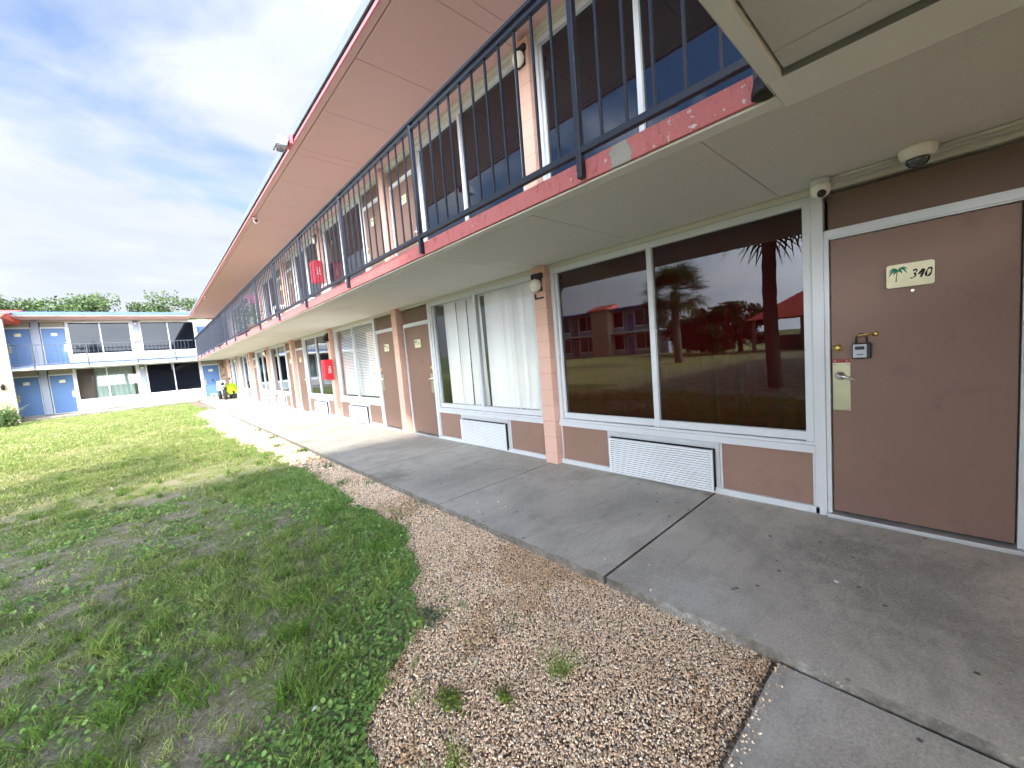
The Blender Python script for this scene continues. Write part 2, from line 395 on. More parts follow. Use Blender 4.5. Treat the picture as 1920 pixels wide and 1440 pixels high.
# ------------------------------------------------------------------ facade builder
class Face:
    """maps along-wall u, outward v, height w to the world; rt = viewer's right as sign of u"""
    def __init__(s, fn, rt): s.fn = fn; s.rt = rt
    def p(s, u, v, w): return Vector(s.fn(u, v, w))
    def box(s, mb, u0, u1, v0, v1, w0, w1, m=0): mb.box(s.p(u0, v0, w0), s.p(u1, v1, w1), m)
    def frame(s, u, v, w):
        o = s.p(u, v, w); r = (s.p(u+s.rt, v, w) - o); up = Vector((0,0,1)); n = s.p(u, v+1, w) - o
        return o, r, up, n
MAIN = Face(lambda u, v, w: (3.712-v, u, w), -1)
FAR = Face(lambda u, v, w: (u, 32.4-v, w), 1)
OPP = Face(lambda u, v, w: (-33.0+v, u, w), 1)

DIGIT = {'3': [[(.12,.86),(.3,.99),(.55,.98),(.68,.84),(.58,.66),(.34,.55),(.58,.47),(.66,.3),(.55,.1),(.28,0),(.02,.06)]],
         '4': [[(.5,1),(.28,.66),(.05,.4),(.4,.42),(.8,.46)], [(.7,.92),(.6,.5),(.5,0)]],
         '0': [[(.42+.34*math.sin(t), .5+.5*math.cos(t)) for t in [i*math.pi/8 for i in range(17)]]]}
def plaque(F, door, u, w, number=None):
    """cream number plaque with a palm emblem; the middle of the plaque is at u, w"""
    W, H = .222, .150
    o, r, up, n = F.frame(u - F.rt*W/2, .001, w - H/2)
    mb = MB(); c = .014; pts = []
    for cx, cy, a0 in ((W-c, c, -90), (W-c, H-c, 0), (c, H-c, 90), (c, c, 180)):
        for k in range(5): a = R(a0+k*22.5); pts.append((cx+c*math.cos(a), cy+c*math.sin(a)))
    mb.poly(o, r, up, n, pts, 0, .004, 0)
    # palm: bent trunk and drooping fronds
    tx, ty = .056, .103
    mb.ribbon(o, r, up, n, [(.047,.038), (.048,.07), (.053,ty)], [.007,.005,.005], .0046, 3)
    for ex, ey, sag in ((.010,.072,.022), (.012,.100,.022), (.030,.122,.006), (.078,.128,.006), (.100,.112,.018), (.098,.085,.026), (.034,.082,.012), (.076,.086,.014)):
        mx_, my_ = (tx+ex)/2, (ty+ey)/2 + sag
        mb.ribbon(o, r, up, n, [(tx,ty), ((tx+mx_)/2,(ty+my_)/2+sag*.3), (mx_,my_), ((mx_+ex)/2,(my_+ey)/2+sag*.25), (ex,ey)], [.006,.012,.013,.009,.001], .0046+.0002*(ex*100%3), 1)
    x = .112
    if number:
        for ch in number:
            for st in DIGIT[ch]:
                mb.ribbon(o, r, up, n, [(x+(px*.033)+.012*py, .050+py*.052) for px, py in st], [.0085+.0035*math.sin(i*1.3) for i in range(len(st))], .005, 2)
            x += .0325
    else:
        for k in range(3):
            mb.ribbon(o, r, up, n, [(x+.02,.100), (x+.006,.08), (x+.018,.07), (x,.052)], .008, .005, 2); x += .030
    return mb.build('number_plaque', [M['cream'], M['emblem'], M['ink'], M['wood_ink']], door)

def door(F, root, u0, u1, z, pal, latch, detail=0, number=None, plq=True, label=None):
    """door leaf with frame, plaque and lock set; latch = u of the latch edge side"""
    mb = MB(); F.box(mb, u0, u1, -.055, -.012, z+.045, z+2.055)
    d = mb.build('door', pal['door'], root, .003)
    if label: d['label'] = label
    fr = MB()
    F.box(fr, u0-.035, u0-.008, -.06, .006, z+.02, z+2.07); F.box(fr, u1+.008, u1+.035, -.06, .006, z+.02, z+2.07)
    F.box(fr, u0-.035, u1+.035, -.06, .008, z+2.071, z+2.128); F.box(fr, u0-.008, u1+.008, -.06, -.002, z+2.060, z+2.0705)
    fr.build('door_frame', pal['trim'], root, .002)
    th = MB(); F.box(th, u0-.03, u1+.03, -.07, .055, z+.002, z+.03); th.build('threshold', M['alu'], root, .003)
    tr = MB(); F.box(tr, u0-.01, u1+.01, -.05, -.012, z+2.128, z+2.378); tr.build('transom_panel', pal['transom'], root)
    s = 1 if latch > (u0+u1)/2 else -1
    ue = u1 if s > 0 else u0
    if plq: plaque(F, d, (u0+u1)/2 + .02*s, z+1.735, number).location.x += 0
    v0 = -.012
    if detail >= 1:
        pl = MB(); F.box(pl, ue-s*.005, ue-s*.105, v0, v0+.004, z+.82, z+1.17); pl.build('lock_plate', M['plate'], d, .001)
        h = MB(); o = F.p(ue-s*.05, v0+.003, z+1.075); n = F.p(0,1,0)-F.p(0,0,0)
        h.lathe(o, n, [(.031,0),(.031,.008),(.024,.016),(.012,.02),(.011,.05)], 20)
        a = o+n*.047; b = F.p(ue-s*.15, v0+.052, z+1.045)-a
        h.tube([a-b*.04, a+b*.25+Vector((0,0,.004)), a+b*.6, a+b*1.0+n*-.008], [.010,.0095,.008,.006], 10)
        h.build('handle', M['chrome'], d)
        db = MB(); db.lathe(F.p(ue-s*.035, v0, z+1.278), n, [(.030,0),(.030,.006),(.026,.012),(.017,.013),(.016,.022),(.004,.022)], 24)
        db.build('deadbolt', M['brass'], d)
    if detail >= 2:
        pp = MB(); n = F.p(0,1,0)-F.p(0,0,0)
        pp.lathe(F.p(.161, v0, z+1.632), n, [(.010,0),(.010,.005),(.006,.006),(.005,.002)], 16); pp.build('peephole', M['chrome'], d)
        rt = MB(); F.box(rt, ue-s*.002, ue-s*.100, v0, v0+.006, z+1.172, z+1.196); rt.build('lock_strip', M['redtag'], d, .001)
        for uu, ww in ((.02,1.184), (.085,1.184), (.092,1.155), (.092,.835), (.018,1.155)):
            sc = MB(); sc.lathe(F.p(ue-s*uu, v0+.003, z+ww), n, [(.006,0),(.005,.005),(.001,.006)], 10)
            sc.build('screw', M['chrome'], d)
    return d

def window(F, root, u0, u1, z, pal, gl, label=None, mull=.5):
    """two-sash aluminium window between u0 and u1, sill board and brown spandrel below"""
    w = MB(); J = .052
    F.box(w, u0, u0+J, -.07, .012, z+.566, z+2.40); F.box(w, u1-J, u1, -.07, .012, z+.566, z+2.40)
    F.box(w, u0+J, u1-J, -.07, .010, z+2.338, z+2.40)
    um = u0+(u1-u0)*mull
    F.box(w, u0+J, um-.022, -.055, .002, z+.572, z+.640); F.box(w, um+.022, u1-J, -.070, -.016, z+.572, z+.640)
    F.box(w, um-.024, um+.03, -.06, .006, z+.5665, z+2.3375)
    F.box(w, u1-J-.03, u1-J, -.066, -.018, z+.640, z+2.3375)
    fr = w.build('window', pal['trim'], root, .003)
    if label: fr['label'] = label
    for a, b, v in ((u0+J, um-.0245, -.032), (um+.0305, u1-J-.0305, -.046)):
        g = MB(); F.box(g, a, b, v-.002, v+.002, z+.6405, z+2.3375); g.build('pane', gl, fr)
    s = MB(); F.box(s, u0-.01, u1+.01, -.07, .030, z+.480, z+.540); F.box(s, u0-.005, u1+.005, -.07, .018, z+.5405, z+.5655); s.build('sill', pal['trim'], fr, .003)
    return fr

def spandrel(F, root, u0, u1, z, pal, ac=None):
    segs = [(u0, u1)] if ac is None else [(u0, ac[0]-.045), (ac[1]+.045, u1)]
    for a, b in segs:
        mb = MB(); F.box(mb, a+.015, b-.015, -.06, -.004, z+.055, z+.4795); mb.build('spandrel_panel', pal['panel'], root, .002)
        for q in (a, b-.0148):
            tb = MB(); F.box(tb, q, q+.0148, -.06, .006, z+.058, z+.4795); tb.build('panel_trim', pal['trim'], root)
    kb = MB(); F.box(kb, u0-.03, u1+.03, -.07, .022, z+.001, z+.0575); kb.build('base_curb', pal['trim'], root, .004)

def air_conditioner(F, a, b, z, label, group, mats=None, facec=None):
    """through-wall unit: sleeve, sloped ribbed grille, side cheeks"""
    o = F.p((a+b)/2, 0, z)
    t = thing('air_conditioner', label, 'air conditioner', o, group)
    sl = MB()
    F.box(sl, a-.044, b+.044, -.058, .030, z+.425, z+.4785); F.box(sl, a-.044, a-.012, -.058, .022, z+.058, z+.4245); F.box(sl, b+.012, b+.044, -.058, .022, z+.058, z+.4245)
    F.box(sl, a-.01, b+.01, -.058, .0, z+.058, z+.4245)
    sl.build('sleeve', M['sleeve'], t, .003)
    g = MB(); n = 17; z0, z1 = .030, .415
    F.box(g, a, b, .001, .052, z+z0, z+z1, 1)
    F.box(g, a, a+.012, .052, .078, z+z0, z+z1); F.box(g, b-.012, b, .052, .078, z+z0, z+z1)
    h = (z1-z0)/n
    for k in range(n):
        w0 = z+z0+k*h
        P = [(.054,0),(.080,.15*h),(.080,.52*h),(.054,.78*h)]
        A = [F.p(a+.0125, v, w0+dz) for v, dz in P]; B = [F.p(b-.0125, v, w0+dz) for v, dz in P]
        g.hexa([A[0], B[0], B[1], A[1], A[3], B[3], B[2], A[2]])
    g.build('grille', [mats or M['grille'], M['dark']], t)
    return t

def pillar(F, root, u0, u1, z, mat, h=2.445, v=.105, fluted=True):
    mb = MB(); F.box(mb, u0, u1, -.2, v, z, z+h); return mb.build('pillar', mat, root, .006)

def post(F, root, u0, u1, z, mat, v=.02, z1=2.40):
    mb = MB(); F.box(mb, u0, u1, -.07, v, z, z+z1); return mb.build('frame_post', mat, root, .003)

PALM = dict(door=M['door'], trim=M['white'], transom=M['transom'], panel=M['panel'])
PALF = dict(door=M['bluedoor'], trim=M['white'], transom=M['olive'], panel=M['greypanel'])

# ------------------------------------------------------------------ main salmon building
SP = 3.93
P1 = 3.37
pil = [P1 + SP*k for k in range(-1, 8)]                  # pillar centres
bld = thing('motel_building', 'long two storey salmon motel block with red balcony edge and brown room doors', 'building', (3.712, 12, 0))
acgroup = 'air conditioners under the ground floor windows of the salmon block'
aclabels = ['large ribbed white wall unit in the foreground under the dark red blinds window',
            'ribbed white wall unit under the window with white vertical blinds',
            'dirty white wall unit under the window with horizontal slat blinds',
            'white wall unit under the dark window beside the red fire cabinet',
            'small white wall unit, fourth window beyond the white vertical blinds',
            'small white wall unit, fifth window beyond the white vertical blinds',
            'tiny white wall unit nearest the parked scooter',
            'tiny white wall unit, last one beside the brick corner']
modules = []
for k in range(8):
    a, b = pil[k]+.1, pil[k+1]-.1
    if k == 0: modules.append((b-.01-2.57, b-.01, -.275, .582))           # window u0,u1, door u0,u1
    elif k % 2 == 1: modules.append((a+.07, a+.07+2.56, a+.07+2.56+.105, b-.105))
    else: modules.append((b-.07-2.57, b-.07, a+.07, b-.07-2.57-.11))
for fl, zf in ((0, 0.0), (1, 2.585)):
    for k, (w0, w1, d0, d1) in enumerate(modules):
        if k == 7: w1 = min(w1, 30.2)
        near = k < 3
        gl = M['glass_tint'] if (k == 0 and fl == 0) else M['glass_clear'] if (k in (1, 2) and fl == 0) else M['glass_film']
        window(MAIN, bld, w0, w1, zf, PALM, gl)
        c = (w0+w1)/2; ac = (c-.545, c+.545)
        if fl == 0 or k < 1:
            spandrel(MAIN, bld, w0, w1, zf, PALM, ac if fl == 0 else None)
        if fl == 0: air_conditioner(MAIN, ac[0], ac[1], 0, aclabels[k], acgroup)
        latch = d1 if (k == 0 or k % 2 == 0) else d0
        if k == 0: latch = d1
        door(MAIN, bld, d0, d1, zf, PALM, latch, (2 if k == 0 else 1) if fl == 0 else (1 if k < 4 else 0), '340' if (k == 0 and fl == 0) else None)
        if k == 0: post(MAIN, bld, d1+.022+.014, w0-.001, zf, M['white'], .022)
        elif k % 2: post(MAIN, bld, w1+.001, d0-.0355, zf, M['white'], .022)
        else: post(MAIN, bld, d1+.0355, w0-.001, zf, M['white'], .022)
    for u in pil: pillar(MAIN, bld, u-.1, u+.1, zf, M['pink'])
    tr = MB()
    MAIN.box(tr, -1.2, 30.4, -.08, .016, zf+2.402, zf+2.444); MAIN.box(tr, -1.2, 30.4, -.08, .05, zf+2.4445, zf+(2.463 if fl == 0 else 2.494))
    tr.build('head_trim', M['trim_beige'], bld, .003)
wl = MB(); wl.box((4.25,-1.7,-.1), (4.35,32.6,2.44)); wl.box((4.25,-1.7,2.6), (4.35,32.6,5.08)); wl.build('inner_wall', M['interior'], bld)
ow = MB(); ow.box((4.4,-1.7,-.1), (11.4,34,2.44)); ow.box((4.4,-1.7,2.6), (11.4,34,5.08)); ow.build('wall', M['pink'], bld)
fl_ = MB(); fl_.box((3.72,-1.7,-.02), (4.25,32.4,.004)); fl_.build('room_floor', M['interior'], bld)
ew = MB(); MAIN.box(ew, -1.6, pil[0]-.1005, -.3, 0, .001, 2.44); MAIN.box(ew, -1.6, pil[0]-.1005, -.3, 0, 2.59, 5.05); ew.build('end_wall', M['pink'], bld)
# balcony slab: body, ceiling panels with joints, red fascia
sl = MB(); sl.box((2.142,-1.7,2.459), (4.4,32.39,2.582)); sl.build('balcony_slab', M['ceil_smooth'], bld)
cp = MB(); J = [-1.7]
for k in range(-1, 9):
    c0 = P1+.085+SP*k
    J += [c0-.11, c0+.11, c0+.11+(SP-.22)/3, c0+.11+2*(SP-.22)/3]
J = sorted(j for j in J if -1.6 < j < 30.3); J = [-1.7]+J+[30.45]
for a, b in zip(J[:-1], J[1:]):
    near = b <= .52
    cp.box((2.235,a+.004,2.450), (3.66,b-.004,2.4588))
cp.build('ceiling_panel', M['ceil'], bld, .002)
eb = MB(); eb.box((2.136,.505,2.4475), (2.228,32.39,2.4588)); eb.box((1.988,-1.7,2.4475), (2.262,.504,2.4585)); eb.build('ceiling_band', M['ceil_smooth'], bld, .003)
rf = MB(); rf.box((2.118,.505,2.462), (2.1418,30.4,2.584)); rf.build('balcony_fascia', M['red'], bld, .004)
# roof with pink soffit and metal edge
ro = MB(); ro.box((2.15,-9,5.10), (12,31.4,5.23)); ro.build('roof', M['fascia'], bld)
so = MB(); J2 = sorted([7.365+SP*k+d for k in range(-3, 7) for d in (-.105, .105, .105+1.24, .105+2.48)]); J2 = [-9]+[j for j in J2 if -8.9 < j < 30.4]+[31.3]
for a, b in zip(J2[:-1], J2[1:]): so.box((2.232,a+.003,5.078), (3.70,b-.003,5.0985))
so.box((2.142,-9,5.080), (2.222,31.3,5.0985)); so.box((3.70,-9,5.081), (4.4,31.3,5.0985))
so.build('soffit', M['soffit'], bld)
pf = MB(); pf.box((2.116,-9,5.062), (2.139,30.6,5.108)); pf.build('eave_board', M['redroof'] if False else paint('pink red eave paint', (.62,.20,.22), .5, .1, 5, .2, 40), bld, .003)
gs = MB(); gs.box((2.088,-9,5.122), (2.146,30.6,5.245)); gs.box((2.10,-9,5.109), (2.14,30.6,5.1215), 1); gs.build('roof_edge', [M['fascia'], M['dark']], bld, .004)

# ------------------------------------------------------------------ upstairs railing
rail = thing('balcony_railing', 'dark navy metal railing with slim balusters along the salmon balcony', 'railing', (2.1, 15, 2.46))
PSP = 1.952
py = [.545] + [1.53+PSP*k for k in range(0, 15)]
tr = MB(); tr.box((2.068,.52,3.672), (2.124,29.5,3.703)); tr.build('top_rail', M['navy'], rail, .006)
t2 = MB(); t2.box((2.078,.52,3.622), (2.114,29.5,3.650)); t2.build('middle_rail', M['navy'], rail, .003)
br = MB(); br.box((2.078,.52,2.612), (2.116,29.5,2.652)); br.build('bottom_rail', M['navy'], rail, .003)
pmesh = None
for y in py:
    w = .036 if y == .545 else .020
    mb = MB(); mb.box((2.074,y-w,2.474), (2.117,y+w,3.6715)); p = mb.build('post', M['navy'], rail, .004)
bal = []
for a, b in zip(py[:-1], py[1:]):
    n = max(1, round((b-a)/.1627))
    for i in range(1, n): bal.append(a+(b-a)*i/n)
bm0 = MB(); bm0.box((-.0075,-.0075,2.6525), (.0075,.0075,3.6215)); b0 = None
for y in bal[:100]:
    if b0 is None:
        b0 = bm0.build('baluster', M['navy'], rail); o = b0
        for v in o.data.vertices: v.co += rail.location
    else:
        o = b0.copy(); COL.objects.link(o); o.parent = rail
    o.location = Vector((2.097, y, 0)) - rail.location
rest = MB()
for y in bal[100:]: rest.box((2.0895,y-.0075,2.6525), (2.1045,y+.0075,3.6215))
rs = rest.build('far_baluster', M['navy'], rail); rs['kind'] = 'stuff'
nb = MB()
nb.lathe((2.095,.545,2.46), (0,0,1), [(.05,0),(.052,.02),(.045,.05),(.036,.075)], 8); nb.build('post_foot', M['black'], rail)

# screen, plants and things upstairs
sc = MB(); NS = 60
for i in range(NS):
    y0 = 16.9+12.2*i/NS; y1 = 16.9+12.2*(i+1)/NS
    x0 = 2.145+.012*math.sin(i*1.7); x1 = 2.145+.012*math.sin((i+1)*1.7)
    sc.hexa([(x0,y0,2.66),(x0+.006,y0,2.66),(x1+.006,y1,2.66),(x1,y1,2.66),(x0,y0,3.62),(x0+.006,y0,3.62),(x1+.006,y1,3.62),(x1,y1,3.62)])
one(sc, 'privacy_screen', M['fabric'], 'black mesh screen lining the far end of the upstairs railing', 'screen', (2.15, 23, 2.62))

def fire_cabinet(u, z, label, sgn=-1):
    o = MAIN.p(u, .105, z); t = thing('fire_extinguisher_cabinet', label, 'fire cabinet', o, 'red fire extinguisher cabinets')
    b = MB(); MAIN.box(b, u-.16, u+.16, .106, .30, z-.27, z+.27); b.build('cabinet_box', M['firered'], t, .012)
    d = MB(); MAIN.box(d, u-.145, u+.145, .3005, .312, z-.255, z+.255); d.build('cabinet_door', M['firered'], t, .004)
    # FIRE written down the side that faces along the walkway
    cu = bpy.data.curves.new('lettering', 'FONT'); cu.body = 'FIRE'; cu.size = .105; cu.extrude = .001; cu.align_x = 'CENTER'; cu.align_y = 'CENTER'
    tmp = bpy.data.objects.new('tmp', cu); COL.objects.link(tmp); dg = bpy.context.evaluated_depsgraph_get(); dg.update()
    me = bpy.data.meshes.new_from_object(tmp.evaluated_get(dg)); bpy.data.objects.remove(tmp)
    me.materials.append(M['letter'])
    L = bpy.data.objects.new('lettering', me); COL.objects.link(L); L.parent = t
    L.matrix_local = Matrix.Translation((-.10, -.1615, 0)) @ Matrix(((0,1,0,0),(0,0,-1,0),(-1,0,0,0),(0,0,0,1)))
    return t
fire_cabinet(pil[3], 1.36, 'red fire extinguisher cabinet on the ground floor pillar between two windows')
fire_cabinet(pil[3]-.05, 3.93, 'red cabinet behind the upstairs railing')

lampgroup = 'wall lamps on the pillars of the salmon block'
def wall_lamp(F, u, z, label, group, v=.105, s=1.0, gm=None):
    o = F.p(u, v, z); t = thing('wall_lamp', label, 'wall lamp', o, group)
    b = MB(); F.box(b, u-.085*s, u+.085*s, v+.001, v+.045*s, z+.06*s, z+.125*s); F.box(b, u-.06*s, u+.06*s, v+.001, v+.03*s, z-.09*s, z+.0595*s); b.build('mount', M['black'], t, .006)
    n = F.p(0,1,0)-F.p(0,0,0)
    g = MB(); g.lathe(F.p(u, v+.031*s, z-.02*s), n, [(.075*s,0),(.082*s,.015*s),(.078*s,.05*s),(.055*s,.08*s),(.02*s,.092*s)], 8); g.build('lamp_glass', gm or M['lampglass'], t)
    return t
wall_lamp(MAIN, pil[1]-.0, 2.235, 'cream glass wall lamp with black mount on the nearest ground floor pillar', lampgroup)
wl_b = MB(); MAIN.box(wl_b, pil[1]-.07, pil[1]+.07, .106, .118, 2.055, 2.075); MAIN.box(wl_b, pil[1]+.05, pil[1]+.066, .106, .125, 2.0755, 2.12)
one(wl_b, 'bracket', M['black'], 'small black bracket under the nearest ground floor wall lamp', 'bracket', MAIN.p(pil[1], .106, 2.06))
wall_lamp(MAIN, pil[1], 4.82, 'cream wall lamp on the nearest upstairs pillar behind the railing', lampgroup)
wall_lamp(MAIN, pil[3], 2.20, 'black wall lamp above the red fire cabinet downstairs', lampgroup, gm=M['black'])
wall_lamp(MAIN, pil[3], 4.78, 'wall lamp above the red cabinet upstairs', lampgroup)
wall_lamp(MAIN, pil[5], 2.20, 'small wall lamp on the ground floor pillar well beyond the fire cabinet', lampgroup)
wall_lamp(MAIN, pil[7], 2.20, 'tiny wall lamp on the far ground floor pillar by the scooter', lampgroup)

# things on the upper balcony, seen through the railing
def table(x, y, z, w, l, h, label, mat):
    t = thing('plastic_table', label, 'table', (x, y, z))
    b = MB(); b.box((x-w/2,y-l/2,z+h-.03), (x+w/2,y+l/2,z+h)); b.build('table_top', mat, t, .008)
    for sx in (-1, 1):
        for sy in (-1, 1):
            q = MB(); q.tube([(x+sx*(w/2-.04), y+sy*(l/2-.04), z), (x+sx*(w/2-.06), y+sy*(l/2-.06), z+h-.031)], [.018,.024], 8); q.build('leg', mat, t)
    return t
def chair(x, y, z, label, mat):
    t = thing('plastic_chair', label, 'chair', (x, y, z))
    b = MB(); b.box((x-.22,y-.22,z+.42), (x+.22,y+.22,z+.45)); b.build('seat', mat, t, .01)
    b = MB(); b.hexa([(x+.20,y-.22,z+.451),(x+.235,y-.22,z+.451),(x+.235,y+.22,z+.451),(x+.20,y+.22,z+.451),(x+.28,y-.2,z+.85),(x+.31,y-.2,z+.85),(x+.31,y+.2,z+.85),(x+.28,y+.2,z+.85)]); b.build('backrest', mat, t, .01)
    for sx in (-1, 1):
        for sy in (-1, 1):
            q = MB(); q.tube([(x+sx*.22, y+sy*.22, z), (x+sx*.19, y+sy*.19, z+.419)], [.016,.022], 8); q.build('leg', mat, t)
    return t
chair(3.05, 9.95, 2.583, 'white plastic chair under the upstairs red cabinet', M['whiteplastic'])
table(2.75, 11.6, 2.583, .5, .6, .5, 'low white table on the balcony beyond the white chair', M['whiteplastic'])
def potted(x, y, z, label, h, flower, seed):
    rr = np.random.default_rng(seed)
    t = thing('potted_plant', label, 'potted plant', (x, y, z))
    p = MB(); p.lathe((x,y,z), (0,0,1), [(.10,0),(.14,.24),(.155,.25),(.155,.28),(.13,.28),(.12,.25)], 16); p.build('pot', M['black'] if not flower else M['tan'], t)
    n = 420; c = np.array([0,0,.28+h*.5]); d = rr.normal(size=(n,3)); d /= np.linalg.norm(d, axis=1)[:,None]
    P = c + d*(rr.random((n,1))**.4)*np.array([.30,.34,h*.55])
    leaf_cloud('foliage', P, .05, (.03,.07,.02), (.10,.17,.05), rr, t)
    if flower:
        P2 = np.array([0,0,.28+h]) + rr.normal(size=(160,3))*np.array([.16,.2,.1])
        leaf_cloud('blossom', P2, .05, (.55,.05,.20), (.75,.25,.45), rr, t)
def leaf_cloud(name, P, size, c0, c1, rr, parent, asp=.55, mat=None, world=False):
    n = len(P); a = rr.normal(size=(n,3)); a /= np.linalg.norm(a, axis=1)[:,None]
    b = np.cross(a, rr.normal(size=(n,3))); b /= np.linalg.norm(b, axis=1)[:,None]
    s = (size*(.6+.8*rr.random((n,1))))
    V = np.stack([P-a*s*.5, P+b*s*asp*.5, P+a*s*.5, P-b*s*asp*.5], 1).reshape(-1,3)
    F_ = np.arange(4*n).reshape(n,4)
    t = rr.random((n,1)); col = np.repeat(np.array(c0)*(1-t)+np.array(c1)*t, 4, 0)
    return mesh_np(name, V, F_, mat or M['leaf'], col, False, parent)
potted(2.42, 13.9, 2.583, 'pot plant with pink blossom pushed against the upstairs railing', .75, True, 3)
potted(2.48, 15.2, 2.583, 'dark leafy pot plant behind the upstairs railing beside the pink blossom', .85, False, 4)
potted(2.46, 16.3, 2.583, 'leafy pot plant at the start of the black balcony screen', .6, False, 5)
sh = MB(); sh.box((3.0,6.62,2.583),(3.3,6.8,2.72)); sh.box((3.02,6.64,2.7205),(3.28,6.78,2.86))
one(sh, 'storage_box', M['whiteplastic'], 'stacked white plastic box outside an upstairs brown door', 'box', (3.15, 6.7, 2.583), None, .01)

# floodlight and soffit cameras
fl = thing('floodlight', 'grey floodlight with red back plate on the roof edge', 'floodlight', (2.0, 7.15, 5.05))
b = MB(); b.box((2.04,7.0,5.0),(2.086,7.24,5.14)); b.build('back_plate', paint('faded red plate', (.55,.10,.12), .5), fl, .006)
b = MB(); b.hexa([(1.83,6.97,4.93),(1.98,6.97,4.93),(1.98,7.23,4.93),(1.83,7.23,4.93),(1.86,7.01,5.09),(2.035,7.03,5.08),(2.035,7.19,5.08),(1.86,7.19,5.09)]); b.build('housing', M['fascia'], fl, .008)
b = MB(); b.box((1.842,6.985,4.922),(1.968,7.215,4.9295)); b.build('lens', M['domeglass'], fl)
for y, lab in ((11.0, 'small tan camera under the pink eave, nearer of two'), (22.6, 'tiny camera under the far end of the pink eave')):
    t = thing('eave_camera', lab, 'camera', (2.22, y, 5.077), 'cameras under the pink eave')
    b = MB(); b.lathe((2.22,y,5.0765), (0,0,-1), [(.06,0),(.06,.02),(.045,.04),(.03,.05)], 14); b.build('base', M['soffit'], t)
    b = MB(); b.tube([(2.25,y+.07,5.0),(2.22,y-.09,4.97)], [.05,.055], 14); b.build('camera_body', M['soffit'], t)
    b = MB(); b.lathe((2.2199,y-.0905,4.9699), (-.18,-.97,-.18), [(.045,0),(.042,.004),(.02,.006)], 14); b.build('lens', M['black'], t)

# ------------------------------------------------------------------ details around the brown door 340
dm = thing('dome_camera', 'round off-white dome camera on the ceiling above the brown door', 'camera', (3.47, .13, 2.45))
b = MB(); b.lathe((3.47,.13,2.4495), (0,0,-1), [(.080,0),(.086,.012),(.085,.022),(.082,.04),(.070,.062),(.056,.068)], 28); b.build('housing', M['camwhite'], dm)
b = MB(); b.lathe((3.47,.13,2.4495), (0,0,-1), [(.055,.066),(.052,.085),(.040,.104),(.022,.115),(.004,.118)], 28); b.build('dome', M['domeglass'], dm)
tc = thing('turret_camera', 'small off-white eyeball camera on the ceiling at the window corner', 'camera', (3.53, .60, 2.45))
b = MB(); b.lathe((3.53,.60,2.4495), (0,0,-1), [(.055,0),(.057,.03),(.052,.035)], 24); b.build('base', M['sleeve'], tc)
b = MB(); b.lathe((3.53,.60,2.4145), (0,0,-1), [(.056,0),(.058,.03),(.055,.055),(.045,.075),(.028,.088),(.006,.092)], 24); b.build('eyeball', M['camwhite'], tc)
b = MB(); ax = Vector((-.80,-.25,-.42)).normalized(); b.lathe(Vector((3.53,.60,2.365))+ax*.045, ax, [(.024,0),(.026,.008),(.022,.012),(.012,.013)], 20); b.build('lens', M['black'], tc)
for x, z, r0, lab in ((3.545, 2.439, .0105, 'thin painted conduit running along the ceiling from the dome camera'),):
    b = MB(); b.tube([(x,.555,z),(x,.22,z)], r0, 10); b.tube([(x,.04,z),(x,-1.2,z)], r0, 10)
    one(b, 'conduit', M['trim_beige'], lab, 'conduit', (x, 0, z))
b = MB(); b.box((3.600,-1.2,2.424),(3.645,.60,2.4485)); one(b, 'cable_trunking', M['trim_beige'], 'square beige cable trunking beside the wall above the brown door', 'trunking', (3.62, 0, 2.44), None, .003)
# key lock box hanging from a hasp
hs = thing('door_hasp', 'brass swing hasp screwed to the brown numbered door', 'hasp', MAIN.p(.35, -.012, 1.365))
b = MB(); b.tube([MAIN.p(.348,-.006,1.366), MAIN.p(.385,.016,1.366), MAIN.p(.432,.030,1.362)], .0055, 8); b.build('arm', M['brass'], hs)
n = Vector((-1,0,0)); b = MB(); b.lathe(MAIN.p(.340,-.0118,1.366), n, [(.018,0),(.018,.006),(.010,.012),(.006,.02)], 14); b.build('hinge', M['brass'], hs)
lb = thing('key_lock_box', 'small black and grey key lock box hanging from the door hasp', 'lock box', MAIN.p(.412, .02, 1.255))
b = MB(); MAIN.box(b, .362,.462,-.008,.040,1.200,1.308); b.build('case', M['black'], lb, .008)
b = MB(); MAIN.box(b, .382,.456,.0402,.045,1.206,1.300); b.build('face_plate', M['greyplastic'], lb, .006)
b = MB(); MAIN.box(b, .394,.444,.0455,.050,1.262,1.285); b.build('dial_window', M['black'], lb, .004)
b = MB(); MAIN.box(b, .400,.436,.0455,.0462,1.226,1.231); b.build('maker_mark', M['ink'], lb)
b = MB(); b.tube([MAIN.p(.440,.016,1.3085), MAIN.p(.440,.016,1.345), MAIN.p(.428,.016,1.366), MAIN.p(.412,.016,1.373), MAIN.p(.396,.016,1.366), MAIN.p(.384,.016,1.345), MAIN.p(.384,.016,1.3085)], .006, 10); b.build('shackle', M['black'], lb)

